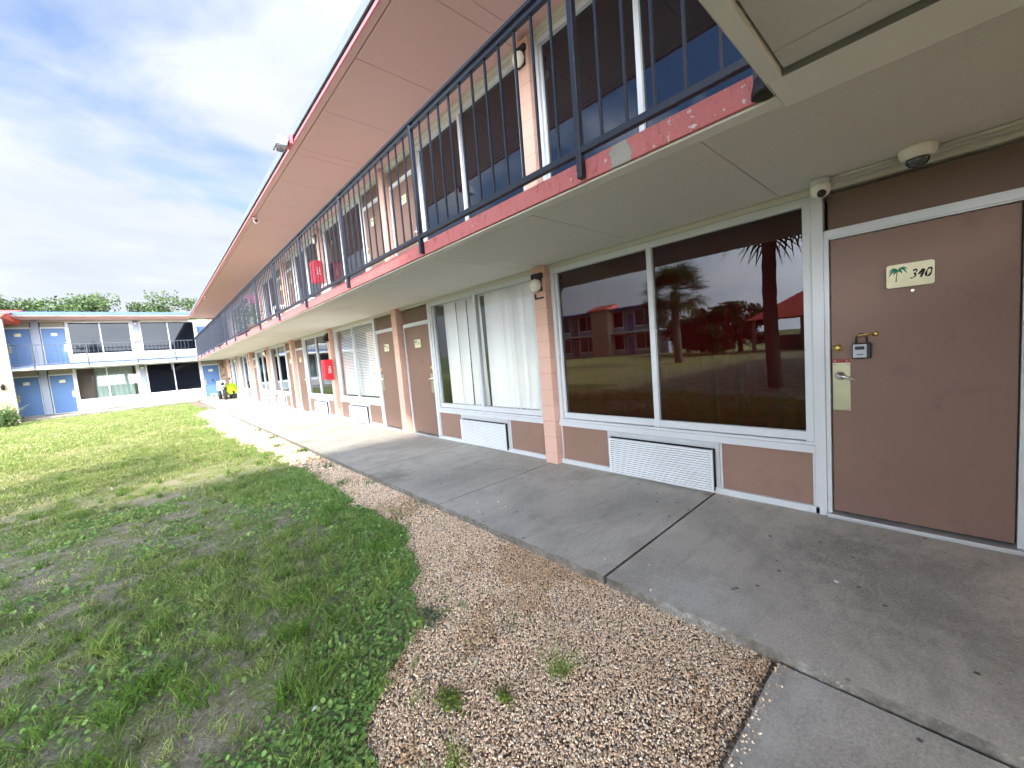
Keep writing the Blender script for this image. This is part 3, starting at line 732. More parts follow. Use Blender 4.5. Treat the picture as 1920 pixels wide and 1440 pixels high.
# ------------------------------------------------------------------ blinds
def vertical_blinds(k, n, mat, label, messy, seed):
    rr = random.Random(seed); w0, w1 = modules[k][0]+.06, modules[k][1]-.06; vb = -.125
    t = thing('vertical_blinds', label, 'blinds', MAIN.p((w0+w1)/2, -.15, .62))
    h = MB(); MAIN.box(h, w0, w1, -.20, -.11, 2.34, 2.40); h.build('headrail', mat, t)
    for i in range(n):
        u = w0 + (w1-w0)*(i+.5)/n; a = R(rr.uniform(8, 26)) if not messy else R(rr.choice((10,18,26,36,46)) + rr.uniform(-4, 4))
        if messy and i in (n-1, n-2, n-3, 15, 16, 21, 25): continue
        lean = rr.uniform(-.012,.012) if not messy else rr.choice((0,0,0,.01,-.012,.0,-.05))
        hw = .0475 if not messy else .0385; du, dv = hw*math.cos(a), hw*math.sin(a); b = MB()
        for s0, s1 in ((-1,-.33),(-.33,.33),(.33,1)):
            bow = lambda q: -.006*(1-q*q)
            b.face([MAIN.p(u+du*s0+lean, vb+dv*s0+bow(s0), .63), MAIN.p(u+du*s1+lean, vb+dv*s1+bow(s1), .63), MAIN.p(u+du*s1, vb+dv*s1+bow(s1), 2.345), MAIN.p(u+du*s0, vb+dv*s0+bow(s0), 2.345)], 0, True)
        b.build('slat', mat, t)
vertical_blinds(0, 24, M['redblind'], 'dark red vertical blinds behind the large foreground window', False, 1)
vertical_blinds(1, 33, M['whiteblind'], 'white vertical blinds with crooked slats behind the second window', True, 2)
w0, w1 = modules[2][0]+.06, modules[2][1]-.06
t = thing('horizontal_blinds', 'cream horizontal slat blinds behind the third window', 'blinds', MAIN.p((w0+w1)/2, -.15, .62))
for i in range(44):
    z = .66+i*.0385; b = MB(); b.face([MAIN.p(w0,-.13,z), MAIN.p(w1,-.13,z), MAIN.p(w1,-.16,z+.028), MAIN.p(w0,-.16,z+.028)]); b.build('slat', M['whiteblind'], t)

# ------------------------------------------------------------------ far blue wing
far = thing('motel_wing', 'blue doored two storey motel wing closing the far end of the lawn', 'building', (-1.5, 32.4, 0))
ZF = .085
facg = 'air conditioners under the windows of the blue wing'
for fl, zf in ((0, ZF), (1, 2.62)):
    for i, (w0, w1) in enumerate(((-3.09,-.56), (-.19,2.40))):
        window(FAR, far, w0, w1, zf, PALF, M['glass_far'] if (fl or i) else M['glass_clear'], None, .49)
        c = (w0+w1)/2
        spandrel(FAR, far, w0, w1, zf, PALF, (c-.54, c+.54) if fl == 0 else None)
        if fl == 0: air_conditioner(FAR, c-.54, c+.54, zf, ('pale wall unit under the left ground floor window of the blue wing', 'pale wall unit under the dark right ground floor window of the blue wing')[i], facg, paint('weathered grille', (.62,.60,.58), .5))
    for i, (d0, d1, lt) in enumerate(((-5.24,-4.42,-5.24), (-4.03,-3.20,-3.2), (2.50,3.32,2.5))):
        door(FAR, far, d0, d1, zf, PALF, lt, 1)
    post(FAR, far, -3.16, -3.092, zf, M['white']); post(FAR, far, 2.402, 2.46, zf, M['white']); post(FAR, far, -.558, -.47, zf, M['white'], .01); post(FAR, far, -.22, -.192, zf, M['white'], .01)
    for a, b in ((-4.36,-4.09), (-.465,-.225)): pillar(FAR, far, a, b, zf, M['greypillar'], 2.38 if fl == 0 else 2.46)
    tr = MB(); FAR.box(tr, -5.3, 3.36, -.08, .014, zf+2.402, zf+(2.44 if fl == 0 else 2.47)); tr.build('head_trim', M['trim_beige'], far)
b = MB(); b.box((-5.4,33.0,-.1), (4.2,33.1,5.1)); b.build('inner_wall', M['interior'], far)
b = MB(); b.box((-5.4,33.2,-.1), (4.2,40,5.1)); b.build('wall', M['tan'], far)
b = MB(); b.box((-5.3,30.46,2.47), (2.11,33,2.60)); b.build('balcony_slab', M['ceil_smooth'], far)
b = MB(); b.box((-5.3,30.435,2.545), (2.116,30.459,2.725)); b.build('balcony_fascia', M['lilac'], far, .004)
b = MB(); b.box((-5.3,30.437,2.455), (2.114,30.462,2.5445)); b.build('slab_edge', M['ceil_smooth'], far, .004)
b = MB(); b.box((-5.3,30.5,5.11), (2.14,33.2,5.135)); b.build('soffit', M['soffit'], far)
b = MB(); b.box((-5.1,30.44,5.155), (2.085,40,5.32)); b.box((-5.1,30.47,5.1355), (2.085,33,5.1545), 1); b.build('roof', [M['bluefascia'], M['white']], far, .004)
b = MB(); b.box((3.36,32.30,.01), (3.95,32.42,2.44)); b.build('brick_panel', M['brick'], far)
b = MB(); b.box((3.60,31.2,.01), (3.715,32.29,2.44)); b.build('stone_pier', M['brick'], far)
b = MB(); b.box((2.9,31.4,5.0), (3.3,31.7,5.078)); one(b, 'junction_box', M['soffit'], 'pale box fixed under the soffit where the two wings meet', 'box', (3.1, 31.5, 5.04), None, .006)
frl = thing('balcony_railing', 'dark blue railing across the upper floor of the blue wing', 'railing', (-1.5, 30.4, 2.5))
b = MB(); b.box((-4.85,30.38,3.655), (2.06,30.425,3.695)); b.build('top_rail', M['navy'], frl)
b = MB(); b.box((-4.85,30.39,2.672), (2.06,30.425,2.705)); b.build('bottom_rail', M['navy'], frl)
for x in (-4.2,-2.33,-.44,1.2): b = MB(); b.box((x-.022,30.385,2.46), (x+.022,30.43,3.6545)); b.build('post', M['navy'], frl)
bx = [-4.85+.163*i for i in range(1, 42)]
for x in bx: b = MB(); b.box((x-.008,30.400,2.7055), (x+.008,30.416,3.6545)); b.build('baluster', M['navy'], frl)
wall_lamp(FAR, -.345, 2.28, 'small lamp on the ground floor grey pillar of the blue wing', 'wall lamps of the blue wing', .105, .8)
wall_lamp(FAR, -.345, 4.90, 'small lamp on the upper grey pillar of the blue wing', 'wall lamps of the blue wing', .105, .8)
sw = thing('stair_tower', 'tan stair tower with slanted red roof at the left edge', 'building', (-6.5, 29.5, 0))
b = MB(); b.box((-9.2,29.5,-.1), (-4.845,29.68,4.93)); b.box((-9.2,29.6801,-.1), (-5.6,33,4.93)); b.build('wall', M['tan'], sw)
b = MB(); b.box((-4.8449,29.49,-.1), (-4.81,29.685,4.93)); b.build('corner_trim', M['white'], sw)
b = MB(); b.hexa([(-9.6,28.9,4.90),(-4.70,28.9,4.90),(-4.70,33.2,4.90),(-9.6,33.2,4.90),(-9.6,28.9,5.0),(-4.62,28.9,5.0),(-4.62,33.2,5.75),(-9.6,33.2,5.75)]); b.build('roof', M['redroof'], sw)
ln = thing('wall_lantern', 'small dark lantern on the tan stair tower', 'wall lamp', (-5.12, 29.44, 1.68))
b = MB(); b.lathe((-5.12,29.42,1.57), (0,0,1), [(.03,0),(.06,.03),(.065,.19),(.09,.2),(.02,.27)], 8); b.build('lantern_body', M['black'], ln)
b = MB(); b.box((-5.14,29.42,1.84),(-5.10,29.499,1.87)); b.build('arm', M['black'], ln)

cu_ = MB()
for i in range(30):
    x0 = -2.35+1.55*i/30; x1 = -2.35+1.55*(i+1)/30
    cu_.face([(x0,32.56+.02*math.sin(i*1.5),.7),(x1,32.56+.02*math.sin((i+1)*1.5),.7),(x1,32.56+.02*math.sin((i+1)*1.5),2.45),(x0,32.56+.02*math.sin(i*1.5),2.45)], 0, True)
one(cu_, 'curtain', paint('pale green curtain', (.19,.25,.22), .8, .05, 3, 0), 'pale green curtain behind the left ground floor window of the blue wing', 'curtain', (-1.6, 32.56, .7))
# ------------------------------------------------------------------ near wing above the camera
nw = thing('motel_wing', 'beige textured balcony underside of the near wing overhead at top right', 'building', (-5, -1, 2.45))
b = MB(); b.box((-20,-1.75,2.505), (1.9875,.50,2.60)); b.build('balcony_slab', M['ceil_smooth'], nw)
b = MB(); b.box((-20,.452,2.4475), (1.9875,.508,2.5048)); b.box((-20,.5082,2.452), (2.1175,.514,2.598), 1); b.build('slab_edge', [M['ceil_smooth'], M['trim_beige']], nw, .003)
b = MB(); J3 = [1.972, 1.83, .61, -.61, -1.83, -3.05, -4.27, -5.5, -8, -12, -20]
for x1, x0 in zip(J3[:-1], J3[1:]): b.box((x0+.003,-1.74,2.468), (x1-.003,.444,2.5045))
b.build('ceiling_panel', M['ceil'], nw, .002)
b = MB(); b.box((1.974,-1.74,2.4482), (1.9874,.4515,2.5045)); b.build('step_shade_strip', M['step_shade'], nw)  # added dark strip, stands in for the shadow line along the ceiling step
b = MB(); b.box((-20,-9,5.10), (2.087,.5,5.24)); b.build('roof', M['fascia'], nw)
b = MB(); b.box((-20,-1.72,-.05), (-5.0,-1.62,2.504)); b.box((-20,-1.72,2.601), (2.0,-1.62,5.095)); b.build('wall', M['pink'], nw)
b = MB(); b.box((-.6,-2.7,-.05), (3.71,-2.6,2.504)); b.build('wall', M['pink'], nw)  # unseen wall added to block light and reflections from behind the walkway
for x in (-2.2, -.7): b = MB(); b.box((x-.15,-1.74,-.05), (x+.15,-1.44,2.5)); b.build('pillar', M['pink'], nw)

# ------------------------------------------------------------------ the ground
def sheet(name, pts, z0, z1, mat, bevel=0):
    b = MB(); b.poly((0,0,0), (1,0,0), (0,1,0), (0,0,1), pts, z0, z1); return tag(b.build(name, mat, None, bevel), kind='structure')
sheet('ground', [(-900,-900),(900,-900),(900,900),(-900,900)], -.5, -.20, M['ground'])
JY = [-1.7, -.51, 1.44, 3.395, 5.34, 7.29, 9.24, 11.19, 13.14, 15.09, 17.04, 18.99, 20.94, 22.89, 24.84, 26.79, 28.74, 30.2]
b = MB()
for a, c in zip(JY[:-1], JY[1:]):
    g = .009 if abs(c-1.44) < .01 or abs(a-1.44) < .01 else .0035
    n = 40; jit = [RNG.normal()*.0035 for _ in range(n+1)]
    L = [(1.947+jit[i]-(.004 if i in (0, n) else 0), a+g+(c-a-2*g)*i/n) for i in range(n+1)]
    b.poly((0,0,0), (1,0,0), (0,1,0), (0,0,1), [(3.74, a+g)] + [(3.74, c-g)] + L[::-1], -.16, 0)
walk = tag(b.build('walkway', M['walk'], None, .003), kind='structure')
b = MB(); b.box((1.99,-1.7,-.2), (3.75,30.2,-.03)); tag(b.build('walkway_base', M['dark'], None), kind='structure')
b = MB(); b.box((-5.4,30.15,-.2), (1.93,33.2,.06)); b.box((1.931,30.21,-.2), (3.9,33.2,.055)); tag(b.build('far_walkway', M['farwalk'], None, .006), kind='structure')
b = MB(); pts = [(-7,-1.6)] + [(-7, .515)] + [(-6.9+8.83*i/60, .515+RNG.normal()*.004) for i in range(61)] + [(1.936,-1.6)]
b.poly((0,0,0), (1,0,0), (0,1,0), (0,0,1), pts, -.2, -.045); tag(b.build('path', M['pathc'], None, .008), kind='structure')

# lawn / gravel boundary
EY = np.array([.4,1.3,1.49,1.7,1.875,2.06,2.5,3.0,3.42,4.0,4.7,5.6,6.7,8.2,9.9,12,15,18,20,22,24,26,30.2])
EX = np.array([.30,.36,.42,.53,.68,.90,1.22,1.42,1.48,1.50,1.46,1.55,1.50,1.46,1.36,1.22,1.12,1.3,1.12,1.55,1.62,1.4,1.35])
def edge(y): return np.interp(y, EY, EX) + .05*np.sin(y*4.1) + .035*np.sin(y*9.7+1) + .02*np.sin(y*23)
def noise2(x, y, seed=0):
    r = np.random.default_rng(seed); s = np.zeros_like(x)
    for k in range(7):
        f = .7*1.7**k; a = r.random()*6.28; p = r.random()*6.28; a2 = r.random()*6.28; q = r.random()*6.28
        s += np.sin((x*np.cos(a)+y*np.sin(a))*f*2+p)*np.sin((x*np.cos(a2)+y*np.sin(a2))*f*2+q)/1.25**k
    return s/2.2
ys = np.concatenate([np.arange(.50, 8, .05), np.arange(8, 30.3, .25)])
b = MB(); L = [(edge(y), y) for y in ys]
tag_l = sheet('lawn', [(-40, .50), *[(x, y) for x, y in L], (-40, 30.3)][::-1], -.3, -.060, M['lawn'])
sheet('lawn_behind', [(-40,-1.6),(-7.01,-1.6),(-7.01,.499),(-40,.499)], -.3, -.060, M['lawn'])
sheet('gravel_bed', [(1.985, .50), (1.985, 30.3), *[(x-.02, y) for x, y in L[::-1]]], -.3, -.066, M['gravelbase'])

# gravel pebbles
def icos():
    t = (1+5**.5)/2
    V = np.array([(-1,t,0),(1,t,0),(-1,-t,0),(1,-t,0),(0,-1,t),(0,1,t),(0,-1,-t),(0,1,-t),(t,0,-1),(t,0,1),(-t,0,-1),(-t,0,1)], float)
    V /= np.linalg.norm(V[0])
    F_ = np.array([(0,11,5),(0,5,1),(0,1,7),(0,7,10),(0,10,11),(1,5,9),(5,11,4),(11,10,2),(10,7,6),(7,1,8),(3,9,4),(3,4,2),(3,2,6),(3,6,8),(3,8,9),(4,9,5),(2,4,11),(6,2,10),(8,6,7),(9,8,1)])
    return V, F_
IV, IF = icos()
def rotmats(n, rr):
    q = rr.normal(size=(n,4)); q /= np.linalg.norm(q, axis=1)[:,None]; w, x, y, z = q.T
    return np.stack([1-2*(y*y+z*z), 2*(x*y-z*w), 2*(x*z+y*w), 2*(x*y+z*w), 1-2*(x*x+z*z), 2*(y*z-x*w), 2*(x*z-y*w), 2*(y*z+x*w), 1-2*(x*x+y*y)], 1).reshape(n,3,3)
def stones(XY, r, z, rr):
    n = len(XY); sc = r[:,None]*np.array([1,.85,.68])*(1+.25*rr.normal(size=(n,3))).clip(.55,1.5)
    jit = 1+.06*rr.normal(size=(n,12,1))
    V = IV[None]*jit*sc[:,None,:]; V = np.einsum('nij,nkj->nki', rotmats(n, rr), V)
    V += np.concatenate([XY, z[:,None]], 1)[:,None,:]
    F_ = (IF[None]+12*np.arange(n)[:,None,None]).reshape(-1,3)
    pal = np.array([(.50,.38,.28),(.58,.47,.37),(.42,.31,.22),(.62,.53,.44),(.36,.26,.19),(.66,.60,.53),(.47,.34,.24),(.56,.43,.34),(.38,.34,.31),(.58,.45,.34)])
    c = pal[rr.integers(0, len(pal), n)]*(1.42+.5*rr.random((n,1)))*np.array([1.02,1.0,.93])
    dirt = (noise2(XY[:,0]*1.3, XY[:,1]*1.3, 21) > .12)[:,None]
    c = np.where(dirt, c*np.array([.84,.78,.70]), c)
    return V.reshape(-1,3), F_, np.repeat(c, 12, 0)
rr = np.random.default_rng(5); Vs, Fs, Cs = [], [], []; off = 0
for (y0, y1, dens, r0) in ((.52,1.6,25000,.0044), (1.6,3.2,18000,.0050), (3.2,6,8500,.0068), (6,11,1700,.0118), (11,22,450,.018)):
    n = int(dens*(y1-y0)*1.95); XY = np.stack([rr.uniform(.0,1.965,n), rr.uniform(y0,y1,n)], 1)
    d = XY[:,0]-edge(XY[:,1]); keep = (d > .06*noise2(XY[:,0]*6, XY[:,1]*6, 41)) | ((d > -.30) & (rr.random(n) < .22*np.exp(d/.1)))
    keep &= ~((XY[:,1] < .535)); XY = XY[keep]; n = len(XY)
    r = r0*(.55+.9*rr.random(n)**1.7)
    V, F_, C = stones(XY, r, -.063+r*.35+rr.random(n)*.006, rr)
    Vs.append(V); Fs.append(F_+off); Cs.append(C); off += len(V)
# loose pebbles strayed on to the path and walkway edge
n = 60; XY = np.stack([rr.uniform(1.3,1.93,n), .51-np.abs(rr.normal(size=n))*.02], 1); r = .0045*(.6+rr.random(n))
V, F_, C = stones(XY, r, -.045+r*.5, rr); Vs.append(V); Fs.append(F_+off); Cs.append(C); off += len(V)
n = 90; XY = np.stack([1.96+np.abs(rr.normal(size=n))*.25, rr.uniform(.6,9,n)], 1); r = .0045*(.6+rr.random(n))
V, F_, C = stones(XY, r, r*.5, rr); Vs.append(V); Fs.append(F_+off); Cs.append(C)
tag(mesh_np('gravel', np.concatenate(Vs), np.concatenate(Fs), M['stone'], np.concatenate(Cs), True), 'tan and cream pea gravel strip between lawn and walkway', 'gravel', None, 'stuff')

# grass: bent two-segment blades
def blades(XY, h, w, col, rr, lean=.5, z=-.062):
    n = len(XY); a = rr.random(n)*6.283; la = rr.random(n)*6.283; ln = h*lean*(.3+rr.random(n)*1.2)
    P = np.concatenate([XY, np.full((n,1), z)], 1)
    side = np.stack([np.cos(a), np.sin(a), np.zeros(n)], 1)*w[:,None]*.5
    d = np.stack([np.cos(la)*ln, np.sin(la)*ln, np.zeros(n)], 1)
    m1 = P + d*.35 + np.stack([np.zeros(n), np.zeros(n), h*.62], 1); m2 = P + d*1.0 + np.stack([np.zeros(n), np.zeros(n), h], 1)
    V = np.stack([P-side, P+side, m1+side*.8, m1-side*.8, m2+side*.12, m2-side*.12], 1).reshape(-1,3)
    k = 6*np.arange(n)[:,None]
    F_ = np.concatenate([k+np.array([[0,1,2,3]]), k+np.array([[3,2,4,5]])], 0)
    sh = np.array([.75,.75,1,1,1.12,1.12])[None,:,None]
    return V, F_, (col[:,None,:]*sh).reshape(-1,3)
def mixcol(n, rr, *cs):
    cs = np.array(cs); i = rr.integers(0, len(cs), n); j = rr.integers(0, len(cs), n); t = rr.random((n,1))
    return (cs[i]*t+cs[j]*(1-t))*(.75+.5*rr.random((n,1)))
G1, G2, G3, DRY = (.17,.265,.07), (.29,.40,.11), (.45,.53,.18), (.66,.58,.40)
Vs, Fs, Cs = [], [], []; off = 0
def addb(V, F_, C):
    global off
    Vs.append(V); Fs.append(F_+off); Cs.append(C); off += len(V)
rr = np.random.default_rng(9)
for (y0, y1, x0, dens, nb_, spread, h0, w0) in ((1.0,2.6,-2.4,420,36,.024,.036,.0036), (2.6,4.6,-2.8,320,32,.028,.038,.0046), (4.6,8,-3.6,200,26,.036,.042,.0066),
                                                (8,14,-4.8,170,14,.05,.046,.0085), (14,30.2,-8,95,11,.08,.055,.0135)):
    n = int(dens*(y1-y0)*(1.5-x0)); CX = np.stack([rr.uniform(x0,1.7,n), rr.uniform(y0,y1,n)], 1)
    x, y = CX.T; m = noise2(x*1.15, y*1.15, 3) + .5*noise2(x*3.1, y*3.1, 4)
    p = np.clip(.46+.95*m, .12, 1) if y0 < 7 else np.clip(.85+.3*m, .45, 1)
    d = edge(y)-x; p = np.where(d < 0, np.where(d > -.35, .035, .004), p); p = np.where((d > 0) & (d < .4), np.maximum(p, .8), p)
    k = rr.random(n) < p; CX = CX[k]; n = len(CX); mm = m[k]; dd = d[k]
    far = np.clip((CX[:,1]-5)/5, 0, 1)[:,None]
    c = mixcol(n, rr, G1, G2, G2, G3)*(1-far) + far*mixcol(n, rr, (.17,.26,.06), (.26,.34,.09), (.37,.40,.145))
    lush = (np.clip(1-dd/.9, 0, 1)*(dd > 0))[:,None]; c = c*(1-.5*lush) + .5*lush*mixcol(n, rr, (.14,.30,.05), (.23,.40,.08))
    cnt = rr.integers(nb_//3, int(nb_*1.5), n); idx = np.repeat(np.arange(n), cnt); N = len(idx)
    XY = CX[idx] + rr.normal(size=(N,2))*spread*(.5+rr.random(n))[idx][:,None]
    h = (h0*(.5+rr.random(n)*.9)*(1+.5*np.clip(mm, -.5, 1)))[idx]*(.5+.7*rr.random(N))
    cc = c[idx]*(.72+.56*rr.random((N,1)))
    dry = rr.random(N) < np.clip(.14-.2*mm, .05, .35)[idx]; cc[dry] = mixcol(int(dry.sum()), rr, DRY, (.32,.26,.16))
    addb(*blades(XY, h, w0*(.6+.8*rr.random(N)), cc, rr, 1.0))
# dry thatch lying flat in the worn patches
n = 70000; XY = np.stack([rr.uniform(-2.4,1.3,n), rr.uniform(1.0,6,n)], 1); m = noise2(XY[:,0]*1.15, XY[:,1]*1.15, 3)
k = ((m < .2) | (rr.random(n) < .3)) & (XY[:,0] < edge(XY[:,1])-.06); XY = XY[k]; n = len(XY)
addb(*blades(XY, np.full(n, .006)+rr.random(n)*.008, np.full(n, .0026), mixcol(n, rr, (.56,.48,.38), (.40,.33,.25), (.68,.61,.50)), rr, 6))
# taller tufts
for _ in range(300):
    cy = 1.2+rr.random()**1.6*9; cx = rr.uniform(-2.6,1.35)
    if cx > edge(cy)-.04 and rr.random() < .8: continue
    n = rr.integers(14, 46); XY = np.array([cx, cy])+rr.normal(size=(n,2))*.022
    base = np.array([(.14,.25,.04), (.20,.32,.06), (.26,.36,.08)])[rr.integers(0,3)]
    addb(*blades(XY, (.05+.07*rr.random())*(.6+.7*rr.random(n)), np.full(n, .0048), base*(.75+.5*rr.random((n,1))), rr, 1.1))
for (cx, cy, n, h) in ((-.19,2.62,90,.10), (-.02,2.35,70,.09), (.42,2.45,80,.085), (.55,2.8,80,.08), (-.35,2.2,60,.08), (.30,2.05,60,.09), (1.2,3.1,90,.07), (1.25,4.3,90,.07)):
    XY = np.array([cx, cy])+rr.normal(size=(n,2))*.05
    addb(*blades(XY, h*(.5+.8*rr.random(n)), np.full(n, .007), np.array((.13,.26,.03))*(.7+.6*rr.random((n,1))), rr, 1.2))
# weeds in the gravel
for (cx, cy, n, h) in ((1.30,1.63,40,.03), (1.02,1.62,50,.02), (1.62,5.2,60,.05), (1.80,6.3,50,.06), (1.86,7.9,90,.08), (1.70,9.0,60,.07), (1.85,10.2,80,.08), (1.9,4.9,50,.06), (1.88,3.7,30,.05), (1.62,3.6,40,.04), (1.9,12,70,.08)):
    XY = np.array([cx, cy])+rr.normal(size=(n,2))*.06
    addb(*blades(XY, h*(.4+.8*rr.random(n)), np.full(n, .005+h*.05), np.array((.12,.19,.05))*(.7+.6*rr.random((n,1))), rr, 1.0))
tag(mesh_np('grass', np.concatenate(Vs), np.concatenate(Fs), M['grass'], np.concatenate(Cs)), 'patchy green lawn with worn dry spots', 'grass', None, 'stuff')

# clover and creeping broadleaf weeds
rr = np.random.default_rng(13)
n = 110000; XY = np.stack([rr.uniform(-2.2,1.5,n), 1.05+rr.random(n)**1.3*5.5], 1); x, y = XY.T
d = edge(y)-x; m = noise2(x*1.4, y*1.4, 8)
p = np.clip(np.exp(-(np.maximum(d, 0)/.38)**2)*1.2 + (m > .25)*.30 + (m > -.1)*.06, 0, 1)*(d > -.03)
k = rr.random(n) < p; XY = XY[k]; n = len(XY)
s = (.0062+.0062*rr.random(n))*(1+.10*np.clip(XY[:,1]-2, 0, 4)); yaw = rr.random(n)*6.283; tx = rr.normal(size=n)*.42; ty = rr.normal(size=n)*.42
ring = np.array([(1,0),(.55,.75),(-.35,.8),(-.95,.3),(-.95,-.3),(-.35,-.8),(.55,-.75)])
lx = (ring[None,:,0]*np.cos(yaw)[:,None]-ring[None,:,1]*np.sin(yaw)[:,None])*s[:,None]
ly = (ring[None,:,0]*np.sin(yaw)[:,None]+ring[None,:,1]*np.cos(yaw)[:,None])*s[:,None]
zz = -.054+.020*rr.random(n)[:,None]**1.2 + lx*tx[:,None]+ly*ty[:,None]
V = np.stack([XY[:,0][:,None]+lx, XY[:,1][:,None]+ly, zz], 2).reshape(-1,3)
c = mixcol(n, rr, (.15,.30,.085), (.24,.41,.105), (.37,.53,.16))
tag(mesh_np('clover', V, np.arange(7*n).reshape(n,7), M['leaf'], np.repeat(c, 7, 0)), 'dark green creeping clover along the gravel edge', 'ground cover', None, 'stuff')

# low leafy weed in the gravel, litter
def weed(x, y, r, n, label, seed, c0=(.12,.19,.03), c1=(.24,.31,.07)):
    P_ = 0; rr = np.random.default_rng(seed); P = np.stack([rr.normal(size=n)*r*.5, rr.normal(size=n)*r*.8, .004+rr.random(n)*r*.45], 1)
    t = thing('weed', label, 'weed', (x, y, -.06)); leaf_cloud('leaves', P, .016, c0, c1, rr, t, .7)
weed(1.02-.22, 1.46, .05, 240, 'yellow green weed sprouting from the gravel, bottom centre', 31)
weed(.98, 1.30, .035, 110, 'small green weed in the gravel at the bottom of the picture', 32)
weed(1.03, 2.02, .07, 260, 'grey green wispy weed at the lawn and gravel edge', 33, (.10,.14,.08), (.17,.21,.12))
for i, (x, y, z, rz, lab) in enumerate(((.36,1.86,-.036,.4,'white paper scrap lying in the grass near the gravel'), (2.72,.42,.003,.9,'white scrap on the grey walkway near the door'))):
    b = MB(); c_, s_ = math.cos(rz)*.016, math.sin(rz)*.016
    b.hexa([(x-c_,y-s_,z),(x+s_*.6,y-c_*.6,z),(x+c_,y+s_,z),(x-s_*.6,y+c_*.6,z),(x-c_,y-s_,z+.002),(x+s_*.6,y-c_*.6,z+.004),(x+c_,y+s_,z+.002),(x-s_*.6,y+c_*.6,z+.005)])
    one(b, 'paper_scrap', M['whiteplastic'], lab, 'litter', (x, y, z))

# ------------------------------------------------------------------ trees, palms, shrubs
def leafy_tree(x, y, h, r, label, seed, group=None, zb=None, leaf=.22, n=2600, c0=(.035,.06,.02), c1=(.11,.16,.05), name='tree'):
    rr = np.random.default_rng(seed); rp = random.Random(seed)
    t = thing(name, label, 'tree', (x, y, -.2), group)
    zb = zb if zb is not None else h*.35
    tk = MB(); tk.tube([(x,y,-.2),(x+.1,y,h*.25),(x-.05,y+.1,h*.5),(x,y,h*.78)], [.20,.16,.12,.05], 10)
    cl = []
    for i in range(17):
        a = rp.random()*6.283; q = rp.random()**.6; z = zb+(h-zb)*rp.uniform(.1,.93)
        k = r*(1-.35*abs((z-zb)/(h-zb)-.4)); c = Vector((x+math.cos(a)*q*k, y+math.sin(a)*q*k, z)); cl.append(c)
        tk.tube([(x,y,max(.8, z-r*.9)), ((x+c.x)/2, (y+c.y)/2, z-r*.35), tuple(c)], [.07,.045,.015], 6)
    tk.build('trunk', M['bark'], t)
    P = []
    for c in cl:
        m = n//len(cl); s = r*rp.uniform(.22,.40); dirs = rr.normal(size=(m,3)).clip(-1.7,1.7)*np.array([1,1,.62])
        P.append(np.array(c)-np.array([x,y,-.2]) + dirs*s*.62)
    leaf_cloud('crown', np.concatenate(P), leaf, c0, c1, rr, t, .6)
tg = 'trees beyond the blue roof'
for i, (px, h, r, lab) in enumerate(((-9.6,8.9,3.0,'loose green tree above the red roof at the far left'), (-7.2,8.6,2.9,'green tree over the left end of the blue roof'), (-5.0,8.7,2.8,'greyish tree above the blue roof over the upper doors'),
                                     (-2.8,8.8,2.8,'airy tree above the middle of the left upper window'), (-.6,8.6,2.5,'low tree filling the middle above the blue roof'), (1.5,8.8,2.8,'bushy green tree above the right half of the blue roof'), (3.6,9.0,2.8,'tall green tree next to the pink eave tip'))):
    leafy_tree(px-.2, 47+1.3*(i%3), h*.98, r, lab, 50+i, tg, 4.4, .22, 5200, (.03,.055,.02), (.115,.165,.06))

def shrub(x, y, z, r, h, label, seed, n=2600, name='shrub'):
    rr = np.random.default_rng(seed); t = thing(name, label, 'shrub', (x, y, z))
    d = rr.normal(size=(n,3)); d /= np.linalg.norm(d, axis=1)[:,None]; q = rr.random((n,1))**.35
    P = d*q*np.array([r,r,h*.55])*(1+.12*rr.normal(size=(n,1))) + np.array([0,0,h*.5]); P = P[P[:,2] > .0]
    leaf_cloud('foliage', P, .075, (.03,.065,.02), (.10,.17,.045), rr, t, .6)
    s = MB()
    for a in range(5): s.tube([(x,y,z),(x+math.cos(a*1.3)*r*.5,y+math.sin(a*1.3)*r*.5,z+h*.6)], [.02,.008], 6)
    s.build('stem', M['bark'], t)
shrub(-5.0, 27.4, -.09, .62, .78, 'rounded dark green shrub at the left edge of the lawn', 71)
def spiky(x, y, z, n, L, label, seed):
    rr = random.Random(seed); t = thing('spiky_plant', label, 'plant', (x, y, z)); b = MB()
    for i in range(n):
        a = rr.random()*6.283; el = rr.uniform(.25,1.45); l = L*rr.uniform(.75,1.1); d = Vector((math.cos(a)*math.cos(el), math.sin(a)*math.cos(el), math.sin(el)))
        s = Vector((-math.sin(a), math.cos(a), 0))*.028; p0 = Vector((x,y,z+.45)); p1 = p0+d*l*.55; p2 = p0+d*l-Vector((0,0,.05*l))
        b.face([p0-s*.5, p0+s*.5, p1+s, p1-s]); b.face([p1-s, p1+s, p2+s*.05, p2-s*.05])
    b.build('leaves', leafmat('spiky leaf', False, (.26,.30,.16)), t)
    s = MB(); s.tube([(x,y,z),(x,y,z+.46)], [.08,.06], 8); s.build('trunk', M['bark'], t)
spiky(-5.02, 28.7, -.09, 46, .95, 'pale spiky leaved plant in front of the tan tower', 8)

